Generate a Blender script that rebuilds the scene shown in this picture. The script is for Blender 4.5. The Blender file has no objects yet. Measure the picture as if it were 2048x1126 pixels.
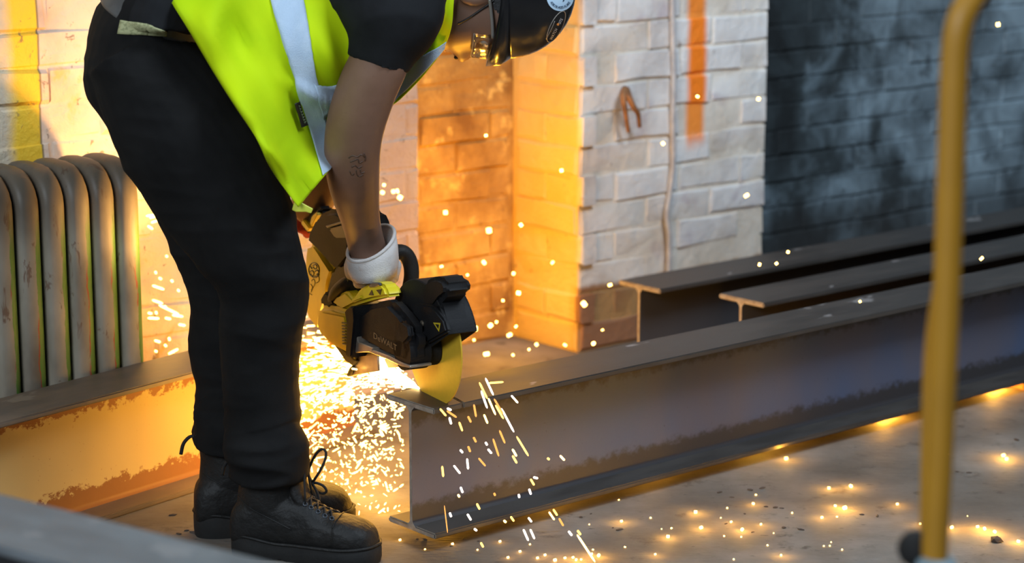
import bpy, bmesh, math, random
import numpy as np
from math import sin, cos, pi, radians, sqrt, atan2
from mathutils import Vector, Matrix, Euler
from mathutils.bvhtree import BVHTree

random.seed(7)
rng = np.random.default_rng(11)
SC = bpy.context.scene
COL = SC.collection

# ------------------------------------------------------------------ camera, world, light, exposure
F = 4370.0                    # focal length in pixels of the 2048 px wide frame
TH = radians(11.8)            # camera pitch below the horizontal
H = 1.35                      # camera height
cam_d = bpy.data.cameras.new('camera')
cam_d.sensor_width = 36.0
cam_d.lens = F * 36.0 / 2048.0
cam_d.clip_start = 0.05
cam_d.dof.use_dof = True
cam_d.dof.focus_distance = 4.18
cam_d.dof.aperture_fstop = 2.9
cam = bpy.data.objects.new('camera', cam_d)
COL.objects.link(cam)
cam.location = (0, 0, H)
cam.rotation_euler = (pi / 2 - TH, 0, 0)
SC.camera = cam

world = bpy.data.worlds.new('hall_air')
SC.world = world
world.use_nodes = True
bg = world.node_tree.nodes['Background']
bg.inputs[0].default_value = (0.62, 0.74, 0.90, 1)
bg.inputs[1].default_value = 0.10

def area_light(name, loc, aim, size, power, color, size_y=None):
    d = bpy.data.lights.new(name, 'AREA')
    d.energy = power
    d.color = color
    d.size = size
    if size_y:
        d.shape = 'RECTANGLE'
        d.size_y = size_y
    o = bpy.data.objects.new(name, d)
    COL.objects.link(o)
    o.location = loc
    o.rotation_euler = (Vector(aim) - Vector(loc)).to_track_quat('-Z', 'Y').to_euler()
    return o

def point_light(name, loc, power, color, radius):
    d = bpy.data.lights.new(name, 'POINT')
    d.energy = power
    d.color = color
    d.shadow_soft_size = radius
    o = bpy.data.objects.new(name, d)
    COL.objects.link(o)
    o.location = loc
    return o

area_light('window_daylight', (-2.2, -1.6, 3.4), (0.0, 4.4, 0.6), 2.6, 250, (0.80, 0.90, 1.0), 1.8)
area_light('pier_fill', (2.0, 3.0, 3.8), (0.6, 5.8, 0.6), 1.6, 150, (0.74, 0.87, 1.0), 1.2)  # unseen fill added to brighten the white pier

SPARK = (1.0, 0.45, 0.028)
# glow of the spark jet: at the cut, along the jet in front of the pale beam, and where sparks rebound off the wall
for loc, pw, rad in (
    ((-0.285, 4.215, 0.262), 1.6, 0.02),
    ((-0.33, 4.38, 0.18), 0.8, 0.05),
    ((-0.50, 4.36, 0.13), 1.5, 0.05),
    ((-0.075, 4.62, 0.17), 5.0, 0.05),
    ((-0.05, 5.42, 0.14), 2.3, 0.06),
    ((-0.03, 5.36, 0.50), 5.0, 0.08),
):
    point_light('spark_light', loc, pw, SPARK, rad)

# the jet behind the legs lights the wall over the radiator
sw_ = bpy.data.lights.new('spark_walllight', 'SPOT'); sw_.energy = 46; sw_.color = (1.0, 0.52, 0.14)
sw_.spot_size = radians(84); sw_.spot_blend = 0.8; sw_.shadow_soft_size = 0.05
sx_ = bpy.data.objects.new('spark_walllight', sw_); COL.objects.link(sx_)
sx_.location = (-0.44, 4.42, 0.42)
sx_.rotation_euler = (Vector((-0.92, 4.58, 0.82)) - sx_.location).to_track_quat('-Z', 'Y').to_euler()
# spot added by the disc, carrying spark glow up under the bent head
sd_ = bpy.data.lights.new('spark_uplight', 'SPOT'); sd_.energy = 26; sd_.color = SPARK
sd_.spot_size = radians(38); sd_.spot_blend = 0.7; sd_.shadow_soft_size = 0.03
so_ = bpy.data.objects.new('spark_uplight', sd_); COL.objects.link(so_)
so_.location = (-0.085, 4.26, 0.36)
so_.rotation_euler = (Vector((-0.05, 4.12, 1.2)) - so_.location).to_track_quat('-Z', 'Y').to_euler()

vs = SC.view_settings
vs.view_transform = 'Standard'
vs.look = 'None'
vs.exposure = 0.0
vs.gamma = 1.0
vs.use_curve_mapping = False
SC.cycles.use_denoising = True
SC.cycles.sample_clamp_indirect = 4.0
SC.cycles.max_bounces = 8

# ------------------------------------------------------------------ geometry helpers
CAM = Vector((0, 0, H))
FWD = Vector((0, cos(TH), -sin(TH)))
D1 = Vector((0.762, 0.648, 0)).normalized()      # along the beams, away to the right
D2 = Vector((0.648, -0.762, 0)).normalized()     # across the beams, towards the viewer
UPZ = Vector((0, 0, 1))

def ray(px, py):
    u = (px - 1024.0) / F
    v = (563.0 - py) / F
    return Vector((u, cos(TH) + v * sin(TH), -sin(TH) + v * cos(TH)))

def UY(px, py, Y):
    d = ray(px, py)
    return CAM + d * (Y / d.y)

def UZ(px, py, z):
    d = ray(px, py)
    return CAM + d * ((z - H) / d.z)

def UP(px, py, point, normal):
    d = ray(px, py)
    return CAM + d * ((point - CAM).dot(normal) / d.dot(normal))

def ST(s, t, z):
    return D1 * s + D2 * t + UPZ * z

def pxm(p):
    """metres per pixel at a world point"""
    return (Vector(p) - CAM).dot(FWD) / F

def link(name, me, m=None, parent=None, smooth=False):
    o = bpy.data.objects.new(name, me)
    COL.objects.link(o)
    if m is not None:
        if isinstance(m, (list, tuple)):
            for k in m:
                me.materials.append(k)
        elif len(me.materials) == 0:
            me.materials.append(m)
    if smooth and len(me.polygons):
        me.polygons.foreach_set('use_smooth', [True] * len(me.polygons))
    if parent is not None:
        o.parent = parent
    return o

def pymesh(name, V, Fc):
    me = bpy.data.meshes.new(name)
    me.from_pydata([tuple(v) for v in V], [], [tuple(int(i) for i in f) for f in Fc])
    me.update()
    return me

def bm_obj(name, bm, m, parent=None, smooth=False, auto=None):
    bmesh.ops.recalc_face_normals(bm, faces=bm.faces[:])
    me = bpy.data.meshes.new(name)
    bm.to_mesh(me)
    bm.free()
    o = link(name, me, m, parent, smooth)
    if auto is not None:
        sharp(me, auto)
    return o

def sharp(me, deg):
    me.polygons.foreach_set('use_smooth', [True] * len(me.polygons))
    try:
        me.set_sharp_from_angle(angle=radians(deg))
    except Exception:
        pass

def empty(name, loc=(0, 0, 0), rz=0.0):
    o = bpy.data.objects.new(name, None)
    COL.objects.link(o)
    o.empty_display_size = 0.1
    o.location = loc
    o.rotation_euler = (0, 0, rz)
    return o

def tag(o, label=None, cat=None, group=None, kind=None):
    if label: o['label'] = label
    if cat: o['category'] = cat
    if group: o['group'] = group
    if kind: o['kind'] = kind
    return o

def catmull(P, sub):
    P = [np.asarray(p, float) for p in P]
    if len(P) < 3 or sub < 2:
        if sub < 2: return P
    out = []
    n = len(P)
    for i in range(n - 1):
        p0 = P[max(i - 1, 0)]; p1 = P[i]; p2 = P[i + 1]; p3 = P[min(i + 2, n - 1)]
        for k in range(sub):
            t = k / sub
            out.append(0.5 * ((2 * p1) + (-p0 + p2) * t + (2 * p0 - 5 * p1 + 4 * p2 - p3) * t * t + (-p0 + 3 * p1 - 3 * p2 + p3) * t ** 3))
    out.append(P[-1])
    return out

class Acc:
    """collects raw verts and faces"""
    def __init__(self):
        self.V = []; self.F = []
    def loft(self, rings, cap=True, closed=False):
        b = len(self.V)
        n = len(rings[0]); m = len(rings)
        for r in rings:
            self.V.extend([tuple(p) for p in r])
        for i in range(m if closed else m - 1):
            i2 = (i + 1) % m
            for k in range(n):
                k2 = (k + 1) % n
                self.F.append((b + i * n + k, b + i * n + k2, b + i2 * n + k2, b + i2 * n + k))
        if cap and not closed:
            self.F.append(tuple(b + k for k in range(n))[::-1])
            self.F.append(tuple(b + (m - 1) * n + k for k in range(n)))
    def mesh(self, name):
        me = pymesh(name, self.V, self.F)
        bm = bmesh.new(); bm.from_mesh(me)
        bmesh.ops.recalc_face_normals(bm, faces=bm.faces[:])
        bm.to_mesh(me); bm.free()
        return me

def limb_rings(secs, n=20, sub=4, ref=Vector((0, 1, 0)), p=2.0, round_ends=False):
    """secs: (x, y, z, r_image, r_depth) control sections -> smooth elliptical rings"""
    S = catmull(secs, sub)
    rings = []
    for i, s in enumerate(S):
        a = S[max(i - 1, 0)][:3]; b = S[min(i + 1, len(S) - 1)][:3]
        t = Vector(b - a).normalized()
        a1 = t.cross(ref)
        a1.normalize()
        a2 = t.cross(a1).normalized()
        c = Vector(s[:3])
        R = []
        for k in range(n):
            th = 2 * pi * k / n
            cc, ss = cos(th), sin(th)
            e = 2.0 / p
            R.append(c + a1 * (s[3] * math.copysign(abs(cc) ** e, cc)) + a2 * (s[4] * math.copysign(abs(ss) ** e, ss)))
        rings.append(R)
    if round_ends:
        for end in (0, -1):
            s = S[end]; nx = S[1] if end == 0 else S[-2]
            t = Vector(s[:3] - nx[:3]).normalized()
            c = Vector(s[:3])
            rr = (s[3] + s[4]) / 2
            extra = []
            for q in (0.5, 0.8, 0.97):
                k = sqrt(1 - q * q)
                extra.append([c + t * (rr * q) + (Vector(v) - c) * k for v in rings[end]])
            if end == 0: rings = extra[::-1] + rings
            else: rings = rings + extra
    return rings

def px_secs(L):
    """(px, py, Y, half width px, half depth m) -> metres"""
    out = []
    for px, py, Y, rp, rd in L:
        p = UY(px, py, Y)
        out.append((p.x, p.y, p.z, rp * pxm(p), rd))
    return out

def tube(name, pts, r, m, parent=None, n=8, sub=4, closed=False, taper=None):
    """round tube along 3-D points"""
    P = [Vector(p) for p in pts]
    if sub > 1:
        if closed:
            Q = P[-2:] + P + P[:2]
            C = catmull(Q, sub)
            P = [Vector(c) for c in C[2 * sub: -(2 * sub) ]][: len(pts) * sub]
        else:
            P = [Vector(c) for c in catmull(P, sub)]
    acc = Acc()
    up = None
    rings = []
    N = len(P)
    for i, p in enumerate(P):
        if closed: t = (P[(i + 1) % N] - P[i - 1]).normalized()
        else: t = (P[min(i + 1, N - 1)] - P[max(i - 1, 0)]).normalized()
        if up is None:
            up = t.orthogonal().normalized()
        up = (up - t * up.dot(t)).normalized()
        w = t.cross(up)
        rr = r if taper is None else r * taper(i / (N - 1))
        rings.append([p + up * (rr * cos(2 * pi * k / n)) + w * (rr * sin(2 * pi * k / n)) for k in range(n)])
    acc.loft(rings, cap=True, closed=closed)
    return link(name, acc.mesh(name), m, parent, smooth=True)

def fuse(name, lofts, voxel, m, parent=None, smooth=4, disp=None, factor=0.5):
    """union of overlapping closed lofts as one continuous skin"""
    acc = Acc()
    for r in lofts:
        acc.loft(r)
    me = acc.mesh(name + '_raw')
    o = bpy.data.objects.new(name + '_raw', me)
    COL.objects.link(o)
    md = o.modifiers.new('r', 'REMESH')
    md.mode = 'VOXEL'; md.voxel_size = voxel
    if smooth:
        ms = o.modifiers.new('s', 'SMOOTH'); ms.iterations = smooth; ms.factor = factor
    dg = bpy.context.evaluated_depsgraph_get()
    ev = o.evaluated_get(dg)
    out = bpy.data.meshes.new_from_object(ev)
    out.name = name
    bpy.data.objects.remove(o); bpy.data.meshes.remove(me)
    if disp is not None:
        n = len(out.vertices)
        co = np.empty(n * 3); out.vertices.foreach_get('co', co); co = co.reshape(-1, 3)
        no = np.empty(n * 3); out.vertices.foreach_get('normal', no); no = no.reshape(-1, 3)
        co = co + no * disp(co)[:, None]
        out.vertices.foreach_set('co', co.ravel()); out.update()
    return link(name, out, m, parent, smooth=True)

class SNoise:
    """cheap smooth numpy noise: sum of random plane waves"""
    def __init__(self, seed, scale, stretch=(1, 1, 1), n=10):
        r = np.random.default_rng(seed)
        k = r.normal(size=(n, 3)); k /= np.linalg.norm(k, axis=1)[:, None]
        k *= r.uniform(0.6, 1.5, size=(n, 1)) * scale
        self.k = k * np.array(stretch); self.ph = r.uniform(0, 6.28, n); self.n = n
    def __call__(self, P):
        P = np.asarray(P)
        return np.sin(P @ self.k.T + self.ph).sum(axis=1) / sqrt(self.n / 2)

def sst(a, b, x):
    t = np.clip((x - a) / (b - a), 0, 1)
    return t * t * (3 - 2 * t)

def prism_bm(front, back, bevel=0.0, seg=2):
    bm = bmesh.new()
    f = [bm.verts.new(p) for p in front]
    b = [bm.verts.new(p) for p in back]
    n = len(f)
    bm.faces.new(f)
    bm.faces.new(b[::-1])
    for i in range(n):
        j = (i + 1) % n
        bm.faces.new((f[j], f[i], b[i], b[j]))
    bmesh.ops.recalc_face_normals(bm, faces=bm.faces[:])
    if bevel > 0:
        bmesh.ops.bevel(bm, geom=bm.edges[:], offset=bevel, segments=seg, affect='EDGES', clamp_overlap=True)
    return bm

def box_bm(x0, x1, y0, y1, z0, z1, bevel=0.0, seg=2, fn=None):
    P = [(x0, y0), (x1, y0), (x1, y1), (x0, y1)]
    a = [Vector((x, y, z1)) for x, y in P]; b = [Vector((x, y, z0)) for x, y in P]
    if fn: a = [fn(v) for v in a]; b = [fn(v) for v in b]
    return prism_bm(a, b, bevel, seg)

def cyl_bm(c, axis, r, h0, h1, n=32, bevel=0.0, r1=None):
    axis = Vector(axis).normalized(); a = axis.orthogonal().normalized(); b = axis.cross(a)
    c = Vector(c); r1 = r if r1 is None else r1
    f = [c + axis * h1 + (a * cos(2 * pi * k / n) + b * sin(2 * pi * k / n)) * r1 for k in range(n)]
    k0 = [c + axis * h0 + (a * cos(2 * pi * k / n) + b * sin(2 * pi * k / n)) * r for k in range(n)]
    bm = bmesh.new()
    fv = [bm.verts.new(p) for p in f]; bv = [bm.verts.new(p) for p in k0]
    t = bm.faces.new(fv); u = bm.faces.new(bv[::-1])
    for i in range(n):
        j = (i + 1) % n
        bm.faces.new((fv[j], fv[i], bv[i], bv[j]))
    if bevel > 0:
        es = [e for e in bm.edges if t in e.link_faces or u in e.link_faces]
        bmesh.ops.bevel(bm, geom=es, offset=bevel, segments=2, affect='EDGES')
    return bm

def join_bm(*bms):
    out = bmesh.new()
    for b in bms:
        me = bpy.data.meshes.new('tmp'); b.to_mesh(me); b.free()
        out.from_mesh(me); bpy.data.meshes.remove(me)
    return out

# ------------------------------------------------------------------ materials
class NT:
    def __init__(self, name):
        self.m = bpy.data.materials.new(name); self.m.use_nodes = True
        self.t = self.m.node_tree; self.N = self.t.nodes; self.L = self.t.links
        self.b = self.N['Principled BSDF']
    def n(self, typ, **kw):
        x = self.N.new(typ)
        for k, v in kw.items(): setattr(x, k, v)
        return x
    def set(self, sock, v):
        if isinstance(v, bpy.types.NodeSocket): self.L.new(v, sock)
        elif isinstance(v, (tuple, list)) and len(v) == 3 and sock.type == 'RGBA': sock.default_value = (*v, 1)
        else: sock.default_value = v
    def pos(self):
        return self.n('ShaderNodeNewGeometry').outputs['Position']
    def obj(self):
        return self.n('ShaderNodeTexCoord').outputs['Object']
    def dot(self, p, v):
        x = self.n('ShaderNodeVectorMath', operation='DOT_PRODUCT'); self.L.new(p, x.inputs[0]); x.inputs[1].default_value = v
        return x.outputs['Value']
    def mulv(self, p, v):
        x = self.n('ShaderNodeVectorMath', operation='MULTIPLY'); self.L.new(p, x.inputs[0]); x.inputs[1].default_value = v
        return x.outputs[0]
    def noise(self, p, scale, detail=4, rough=0.55, dist=0.0):
        x = self.n('ShaderNodeTexNoise'); self.L.new(p, x.inputs['Vector'])
        x.inputs['Scale'].default_value = scale; x.inputs['Detail'].default_value = detail
        x.inputs['Roughness'].default_value = rough; x.inputs['Distortion'].default_value = dist
        return x.outputs['Fac']
    def math(self, op, a, b=0.0, c=0.0):
        x = self.n('ShaderNodeMath', operation=op); self.set(x.inputs[0], a); self.set(x.inputs[1], b)
        if op in ('MULTIPLY_ADD',): self.set(x.inputs[2], c)
        return x.outputs[0]
    def step(self, v, a, b):
        x = self.n('ShaderNodeMapRange', interpolation_type='SMOOTHSTEP'); self.set(x.inputs[0], v)
        if a <= b:
            x.inputs[1].default_value = a; x.inputs[2].default_value = b
            x.inputs[3].default_value = 0; x.inputs[4].default_value = 1
        else:
            x.inputs[1].default_value = b; x.inputs[2].default_value = a
            x.inputs[3].default_value = 1; x.inputs[4].default_value = 0
        return x.outputs[0]
    def band(self, v, a, b, soft):
        return self.math('MULTIPLY', self.step(v, a - soft, a + soft), self.step(v, b + soft, b - soft))
    def mix(self, f, a, b):
        x = self.n('ShaderNodeMix', data_type='RGBA'); self.set(x.inputs[0], f); self.set(x.inputs[6], a); self.set(x.inputs[7], b)
        return x.outputs[2]
    def ramp(self, f, stops):
        x = self.n('ShaderNodeValToRGB'); self.set(x.inputs[0], f)
        e = x.color_ramp.elements
        while len(e) < len(stops): e.new(0.5)
        for k, (p, c) in enumerate(stops):
            e[k].position = p; e[k].color = (*c, 1)
        return x.outputs[0]
    def bump(self, h, strength=0.3, dist=0.01):
        x = self.n('ShaderNodeBump'); self.set(x.inputs['Height'], h)
        x.inputs['Strength'].default_value = strength; x.inputs['Distance'].default_value = dist
        self.L.new(x.outputs[0], self.b.inputs['Normal'])
    def fin(self, base, rough=0.6, metal=0.0, spec=None):
        self.set(self.b.inputs['Base Color'], base); self.set(self.b.inputs['Roughness'], rough)
        self.set(self.b.inputs['Metallic'], metal)
        if spec is not None: self.b.inputs['Specular IOR Level'].default_value = spec
        return self.m

def plain(name, c1, c2=None, scale=20, rough=0.6, metal=0.0, bump=0.0, bscale=60, spec=None, lo=0.35, hi=0.65):
    t = NT(name); p = t.obj()
    c = c1 if c2 is None else t.mix(t.step(t.noise(p, scale), lo, hi), c1, c2)
    if bump: t.bump(t.noise(p, bscale), bump, 0.004)
    return t.fin(c, rough, metal, spec)

def glow(name, col, strength):
    m = bpy.data.materials.new(name); m.use_nodes = True
    nt = m.node_tree; nt.nodes.clear()
    e = nt.nodes.new('ShaderNodeEmission'); o = nt.nodes.new('ShaderNodeOutputMaterial')
    e.inputs[0].default_value = (*col, 1); e.inputs[1].default_value = strength
    nt.links.new(e.outputs[0], o.inputs[0])
    m.cycles.emission_sampling = 'NONE'
    return m
# ------------------------------------------------------------------ the hall: floor and back wall
T_FRONT = -4.10      # plane of the piers
T_BACK = -4.36       # plane of the recesses
ROT = atan2(D1.y, D1.x)
ROT_RET = atan2(D2.y, D2.x)

def s_at(px, t, py=300):
    p = UP(px, py, D2 * t, D2)
    return p.dot(D1)

S_L1 = s_at(845, T_FRONT)        # right end of the left wall
S_P0 = s_at(1157, T_FRONT)       # left corner of the pier
S_P1 = s_at(1539, T_FRONT)       # right corner of the pier

def mat_floor():
    t = NT('concrete_floor'); p = t.pos()
    n1 = t.noise(p, 2.2, 6, 0.6); n2 = t.noise(p, 14, 5, 0.65); n3 = t.noise(t.mulv(p, (1, 3, 1)), 30, 3)
    c = t.ramp(n1, [(0.3, (0.090, 0.076, 0.062)), (0.5, (0.165, 0.146, 0.126)), (0.68, (0.27, 0.25, 0.225))])
    c = t.mix(t.step(n2, 0.56, 0.74), c, (0.08, 0.068, 0.056))
    c = t.mix(t.math('MULTIPLY', t.step(n3, 0.66, 0.74), 0.8), c, (0.05, 0.045, 0.04))
    t.bump(t.math('ADD', n2, t.math('MULTIPLY', n3, 0.5)), 0.35, 0.006)
    return t.fin(c, t.math('MULTIPLY_ADD', n2, 0.25, 0.62), 0, 0.2)

floor = bm_obj('floor', box_bm(-7, 9, -4, 12, -0.12, 0.0), mat_floor())
tag(floor, 'stained grey concrete floor scattered with glowing embers', kind='structure')

def wall_base(nt):
    p = nt.pos()
    return p, nt.dot(p, D1), nt.n('ShaderNodeSeparateXYZ'), nt.noise(p, 5, 4), nt.noise(p, 22, 5, 0.65)

def zed(nt, p):
    x = nt.n('ShaderNodeSeparateXYZ'); nt.L.new(p, x.inputs[0]); return x.outputs[2]

def paint_finish(t, p, c, n_big, n_small, spots=(0.16, 0.10, 0.06), spot_lo=0.63, bump=0.5):
    n3 = t.noise(p, 38, 4, 0.6, 0.6)
    c = t.mix(t.math('MULTIPLY', t.step(n3, spot_lo, spot_lo + 0.08), 0.75), c, spots)
    t.bump(t.math('ADD', n_small, t.math('MULTIPLY', n3, 0.6)), bump, 0.012)
    return t.fin(c, 0.62, 0, 0.35)

def mat_wall_left():
    t = NT('flaking_cream_paint'); p = t.pos(); s = t.dot(p, D1); z = zed(t, p)
    n1 = t.noise(p, 5, 4); n2 = t.noise(p, 17, 5, 0.65); n4 = t.noise(p, 8, 4, 0.6, 0.5)
    c = t.ramp(n1, [(0.3, (0.50, 0.36, 0.28)), (0.5, (0.70, 0.55, 0.43)), (0.7, (0.76, 0.66, 0.50))])
    c = t.mix(t.math('MULTIPLY', t.step(n4, 0.58, 0.66), 0.7), c, (0.62, 0.40, 0.10))
    a0, a1, a2 = s_at(18, T_FRONT, 150), s_at(50, T_FRONT, 150), s_at(84, T_FRONT, 150)
    sw = t.math('MULTIPLY_ADD', n2, 0.03, t.math('SUBTRACT', s, 0.015))
    c = t.mix(t.math('MULTIPLY', t.step(sw, a1, a0 - 0.02), 0.65), c, (0.42, 0.38, 0.27))
    yb = t.math('MULTIPLY', t.step(sw, a0 - 0.01, a1 - 0.01), t.step(s, a2 + 0.004, a2 - 0.002))
    c = t.mix(t.math('MULTIPLY', yb, 0.95), c, (0.80, 0.50, 0.015))
    c = t.mix(t.math('MULTIPLY', t.band(s, a2 - 0.001, a2 + 0.003, 0.002), 0.8), c, (0.10, 0.07, 0.04))
    e0 = s_at(805, T_FRONT, 300)
    c = t.mix(t.math('MULTIPLY', t.step(s, e0 - 0.12, e0), 0.6), c, (0.56, 0.36, 0.27))
    return paint_finish(t, p, c, n1, n2, (0.17, 0.10, 0.07), 0.62, 0.6)

def mat_wall_back():
    t = NT('stained_brown_paint'); p = t.pos(); s = t.dot(p, D1); z = zed(t, p)
    n1 = t.noise(p, 6, 5, 0.6); n2 = t.noise(p, 17, 5, 0.65)
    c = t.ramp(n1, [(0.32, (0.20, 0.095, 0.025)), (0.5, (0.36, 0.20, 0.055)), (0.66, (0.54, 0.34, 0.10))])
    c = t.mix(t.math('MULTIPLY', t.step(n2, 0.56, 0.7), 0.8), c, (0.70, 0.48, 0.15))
    return paint_finish(t, p, c, n1, n2, (0.16, 0.07, 0.035), 0.64, 0.5)

def mat_pier():
    t = NT('white_painted_brick'); p = t.pos(); s = t.dot(p, D1); tt = t.dot(p, D2); z = zed(t, p)
    n1 = t.noise(p, 5, 4); n2 = t.noise(p, 17, 5, 0.65); n4 = t.noise(p, 7, 3, 0.5, 0.4)
    c = t.ramp(n1, [(0.3, (0.47, 0.44, 0.43)), (0.5, (0.70, 0.68, 0.67)), (0.7, (0.82, 0.82, 0.82))])
    c = t.mix(t.math('MULTIPLY', t.step(n4, 0.60, 0.70), 0.45), c, (0.42, 0.33, 0.40))
    # sprayed orange stripe on the front face
    o0, o1 = s_at(1383, T_FRONT, 150), s_at(1418, T_FRONT, 150)
    zt = UP(1400, 300, D2 * T_FRONT, D2).z
    st = t.math('MULTIPLY', t.band(s, o0, o1, 0.014), t.step(t.math('MULTIPLY_ADD', n2, 0.06, z), zt + 0.01, zt + 0.09))
    st = t.math('MULTIPLY', st, t.step(tt, T_FRONT - 0.05, T_FRONT - 0.03))
    c = t.mix(st, c, (1.0, 0.24, 0.015))
    # bare brown brick under the white paint
    zb = t.math('MULTIPLY_ADD', n2, 0.03, z)
    low = t.math('MULTIPLY', t.step(zb, 0.195, 0.18), t.step(tt, T_FRONT - 0.06, T_FRONT - 0.03))
    c = t.mix(low, c, (0.26, 0.13, 0.07))
    # spark glow put into the colour: amber on the side facing the cut
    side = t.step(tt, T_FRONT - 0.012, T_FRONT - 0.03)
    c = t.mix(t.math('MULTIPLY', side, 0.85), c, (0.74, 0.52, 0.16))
    return paint_finish(t, p, c, n1, n2, (0.28, 0.17, 0.11), 0.67, 0.5)

def mat_wall_right():
    t = NT('dark_peeling_paint'); p = t.pos(); s = t.dot(p, D1); z = zed(t, p)
    n1 = t.noise(p, 4.5, 5, 0.6, 0.4); n2 = t.noise(p, 15, 5, 0.65)
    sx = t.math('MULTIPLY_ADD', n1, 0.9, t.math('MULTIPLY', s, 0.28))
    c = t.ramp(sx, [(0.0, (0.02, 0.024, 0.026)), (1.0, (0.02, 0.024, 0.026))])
    f = t.math('MULTIPLY_ADD', t.step(s, S_P1 + 0.15, S_P1 + 1.3), 0.20, n1)  # pier's shade put into the paint: darker beside it, paler to the right
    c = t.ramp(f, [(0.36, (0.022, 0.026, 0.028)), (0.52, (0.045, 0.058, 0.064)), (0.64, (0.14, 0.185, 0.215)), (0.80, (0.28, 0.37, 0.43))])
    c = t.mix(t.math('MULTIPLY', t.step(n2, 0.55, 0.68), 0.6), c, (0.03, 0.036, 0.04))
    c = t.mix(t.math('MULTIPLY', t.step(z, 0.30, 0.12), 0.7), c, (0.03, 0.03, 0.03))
    t.bump(n2, 0.4, 0.01)
    return t.fin(c, 0.6, 0, 0.3)

def brick_variants(L, hh, d, count, seed, cham=0.007, jit=0.004):
    r = random.Random(seed); out = []
    for k in range(count):
        V = []; Fc = []
        def J(a): return r.uniform(-a, a)
        xs = (-L / 2, J(0.02), L / 2)
        outer = [(xs[0], -hh / 2), (xs[1], -hh / 2), (xs[2], -hh / 2), (xs[2], hh / 2), (xs[1], hh / 2), (xs[0], hh / 2)]
        ft = J(0.003)
        inner = [(x - math.copysign(cham, x) * (0 if i in (1, 4) else 1) + J(jit), z - math.copysign(cham, z) + J(jit)) for i, (x, z) in enumerate(outer)]
        outer = [(x + J(0.002), z + J(0.002)) for x, z in outer]
        for x, z in outer: V.append((x, d, z))
        for x, z in outer: V.append((x, cham, z))
        for x, z in inner: V.append((x, ft + J(0.003), z))
        for i in range(6):
            j = (i + 1) % 6
            Fc.append((i, j, 6 + j, 6 + i)); Fc.append((6 + i, 6 + j, 12 + j, 12 + i))
        Fc.append((12, 13, 16, 17)); Fc.append((13, 14, 15, 16))
        me = pymesh('brick', V, Fc)
        bm = bmesh.new(); bm.from_mesh(me); bmesh.ops.recalc_face_normals(bm, faces=bm.faces[:]); bm.to_mesh(me); bm.free()
        sharp(me, 18)
        out.append(me)
    return out

CH = 0.0775       # course height
BL = 0.236        # brick pitch

def lay(wall, m, s0, s1, t, z0, courses, variants, normal='front', seed=1, joint=0.006):
    """bricks of one face, each an object"""
    r = random.Random(seed)
    for c in range(courses):
        zc = z0 + (c + 0.5) * CH
        a = s0 - (0.5 * BL if c % 2 else 0.0)
        while a < s1 - 0.01:
            b = a + BL
            aa, bb = max(a, s0), min(b, s1)
            a = b
            if bb - aa < 0.03: continue
            src = r.choice(variants)
            o = bpy.data.objects.new('brick', src)
            COL.objects.link(o)
            o.parent = wall
            mid = (aa + bb) / 2
            if normal == 'front':
                o.location = ST(mid, t - 0.014 + r.uniform(-0.002, 0.002), zc); rz = ROT
            else:
                o.location = ST(t + 0.014 + r.uniform(-0.002, 0.002), mid, zc); rz = ROT_RET
            o.rotation_euler = (r.uniform(-0.008, 0.008), r.uniform(-0.008, 0.008), rz + r.uniform(-0.012, 0.012))
            o.scale = ((bb - aa - joint) / BL, 1, 1)

def st_box(s0, s1, t0, t1, z0, z1):
    f = [ST(s0, t0, z0), ST(s1, t0, z0), ST(s1, t1, z0), ST(s0, t1, z0)]
    g = [v + UPZ * (z1 - z0) for v in f]
    return prism_bm(g, f)

def brick_set(m, seed, cham=0.009, jit=0.005):
    vs_ = brick_variants(BL, CH - 0.003, 0.05, 10, seed, cham, jit)
    for me in vs_: me.materials.append(m)
    return vs_

NC = 22
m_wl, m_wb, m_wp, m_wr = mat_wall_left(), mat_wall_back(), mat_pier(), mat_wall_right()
S_L0 = s_at(-60, T_FRONT) - 0.75
wl = tag(bm_obj('wall_left', st_box(S_L0 - 2.0, S_L1 - 0.01, T_FRONT - 0.6, T_FRONT - 0.018, 0, 3.4), m_wl), 'cream painted brick wall with a yellow stripe behind the radiator', kind='structure')
lay(wl, m_wl, S_L0, S_L1, T_FRONT, 0, NC, brick_set(m_wl, 3, 0.006, 0.005), 'front', 5, 0.002)
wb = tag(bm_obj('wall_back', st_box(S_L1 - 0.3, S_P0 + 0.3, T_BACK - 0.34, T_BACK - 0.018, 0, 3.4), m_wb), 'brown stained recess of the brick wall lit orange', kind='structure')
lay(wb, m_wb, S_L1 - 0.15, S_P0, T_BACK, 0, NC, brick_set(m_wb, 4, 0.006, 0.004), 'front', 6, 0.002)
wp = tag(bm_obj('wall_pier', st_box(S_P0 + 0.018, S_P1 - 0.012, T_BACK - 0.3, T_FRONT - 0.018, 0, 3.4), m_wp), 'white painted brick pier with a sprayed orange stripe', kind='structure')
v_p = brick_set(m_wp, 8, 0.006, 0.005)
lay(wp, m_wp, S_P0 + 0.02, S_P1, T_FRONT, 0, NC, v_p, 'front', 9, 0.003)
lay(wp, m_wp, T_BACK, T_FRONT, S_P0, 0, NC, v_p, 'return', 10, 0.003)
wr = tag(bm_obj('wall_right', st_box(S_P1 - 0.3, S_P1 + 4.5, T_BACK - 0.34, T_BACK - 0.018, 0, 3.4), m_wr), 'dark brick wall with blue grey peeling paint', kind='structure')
lay(wr, m_wr, S_P1 - 0.02, s_at(2130, T_BACK, 300), T_BACK, 0, NC, brick_set(m_wr, 12, 0.005, 0.004), 'front', 13, 0.0)

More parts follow.
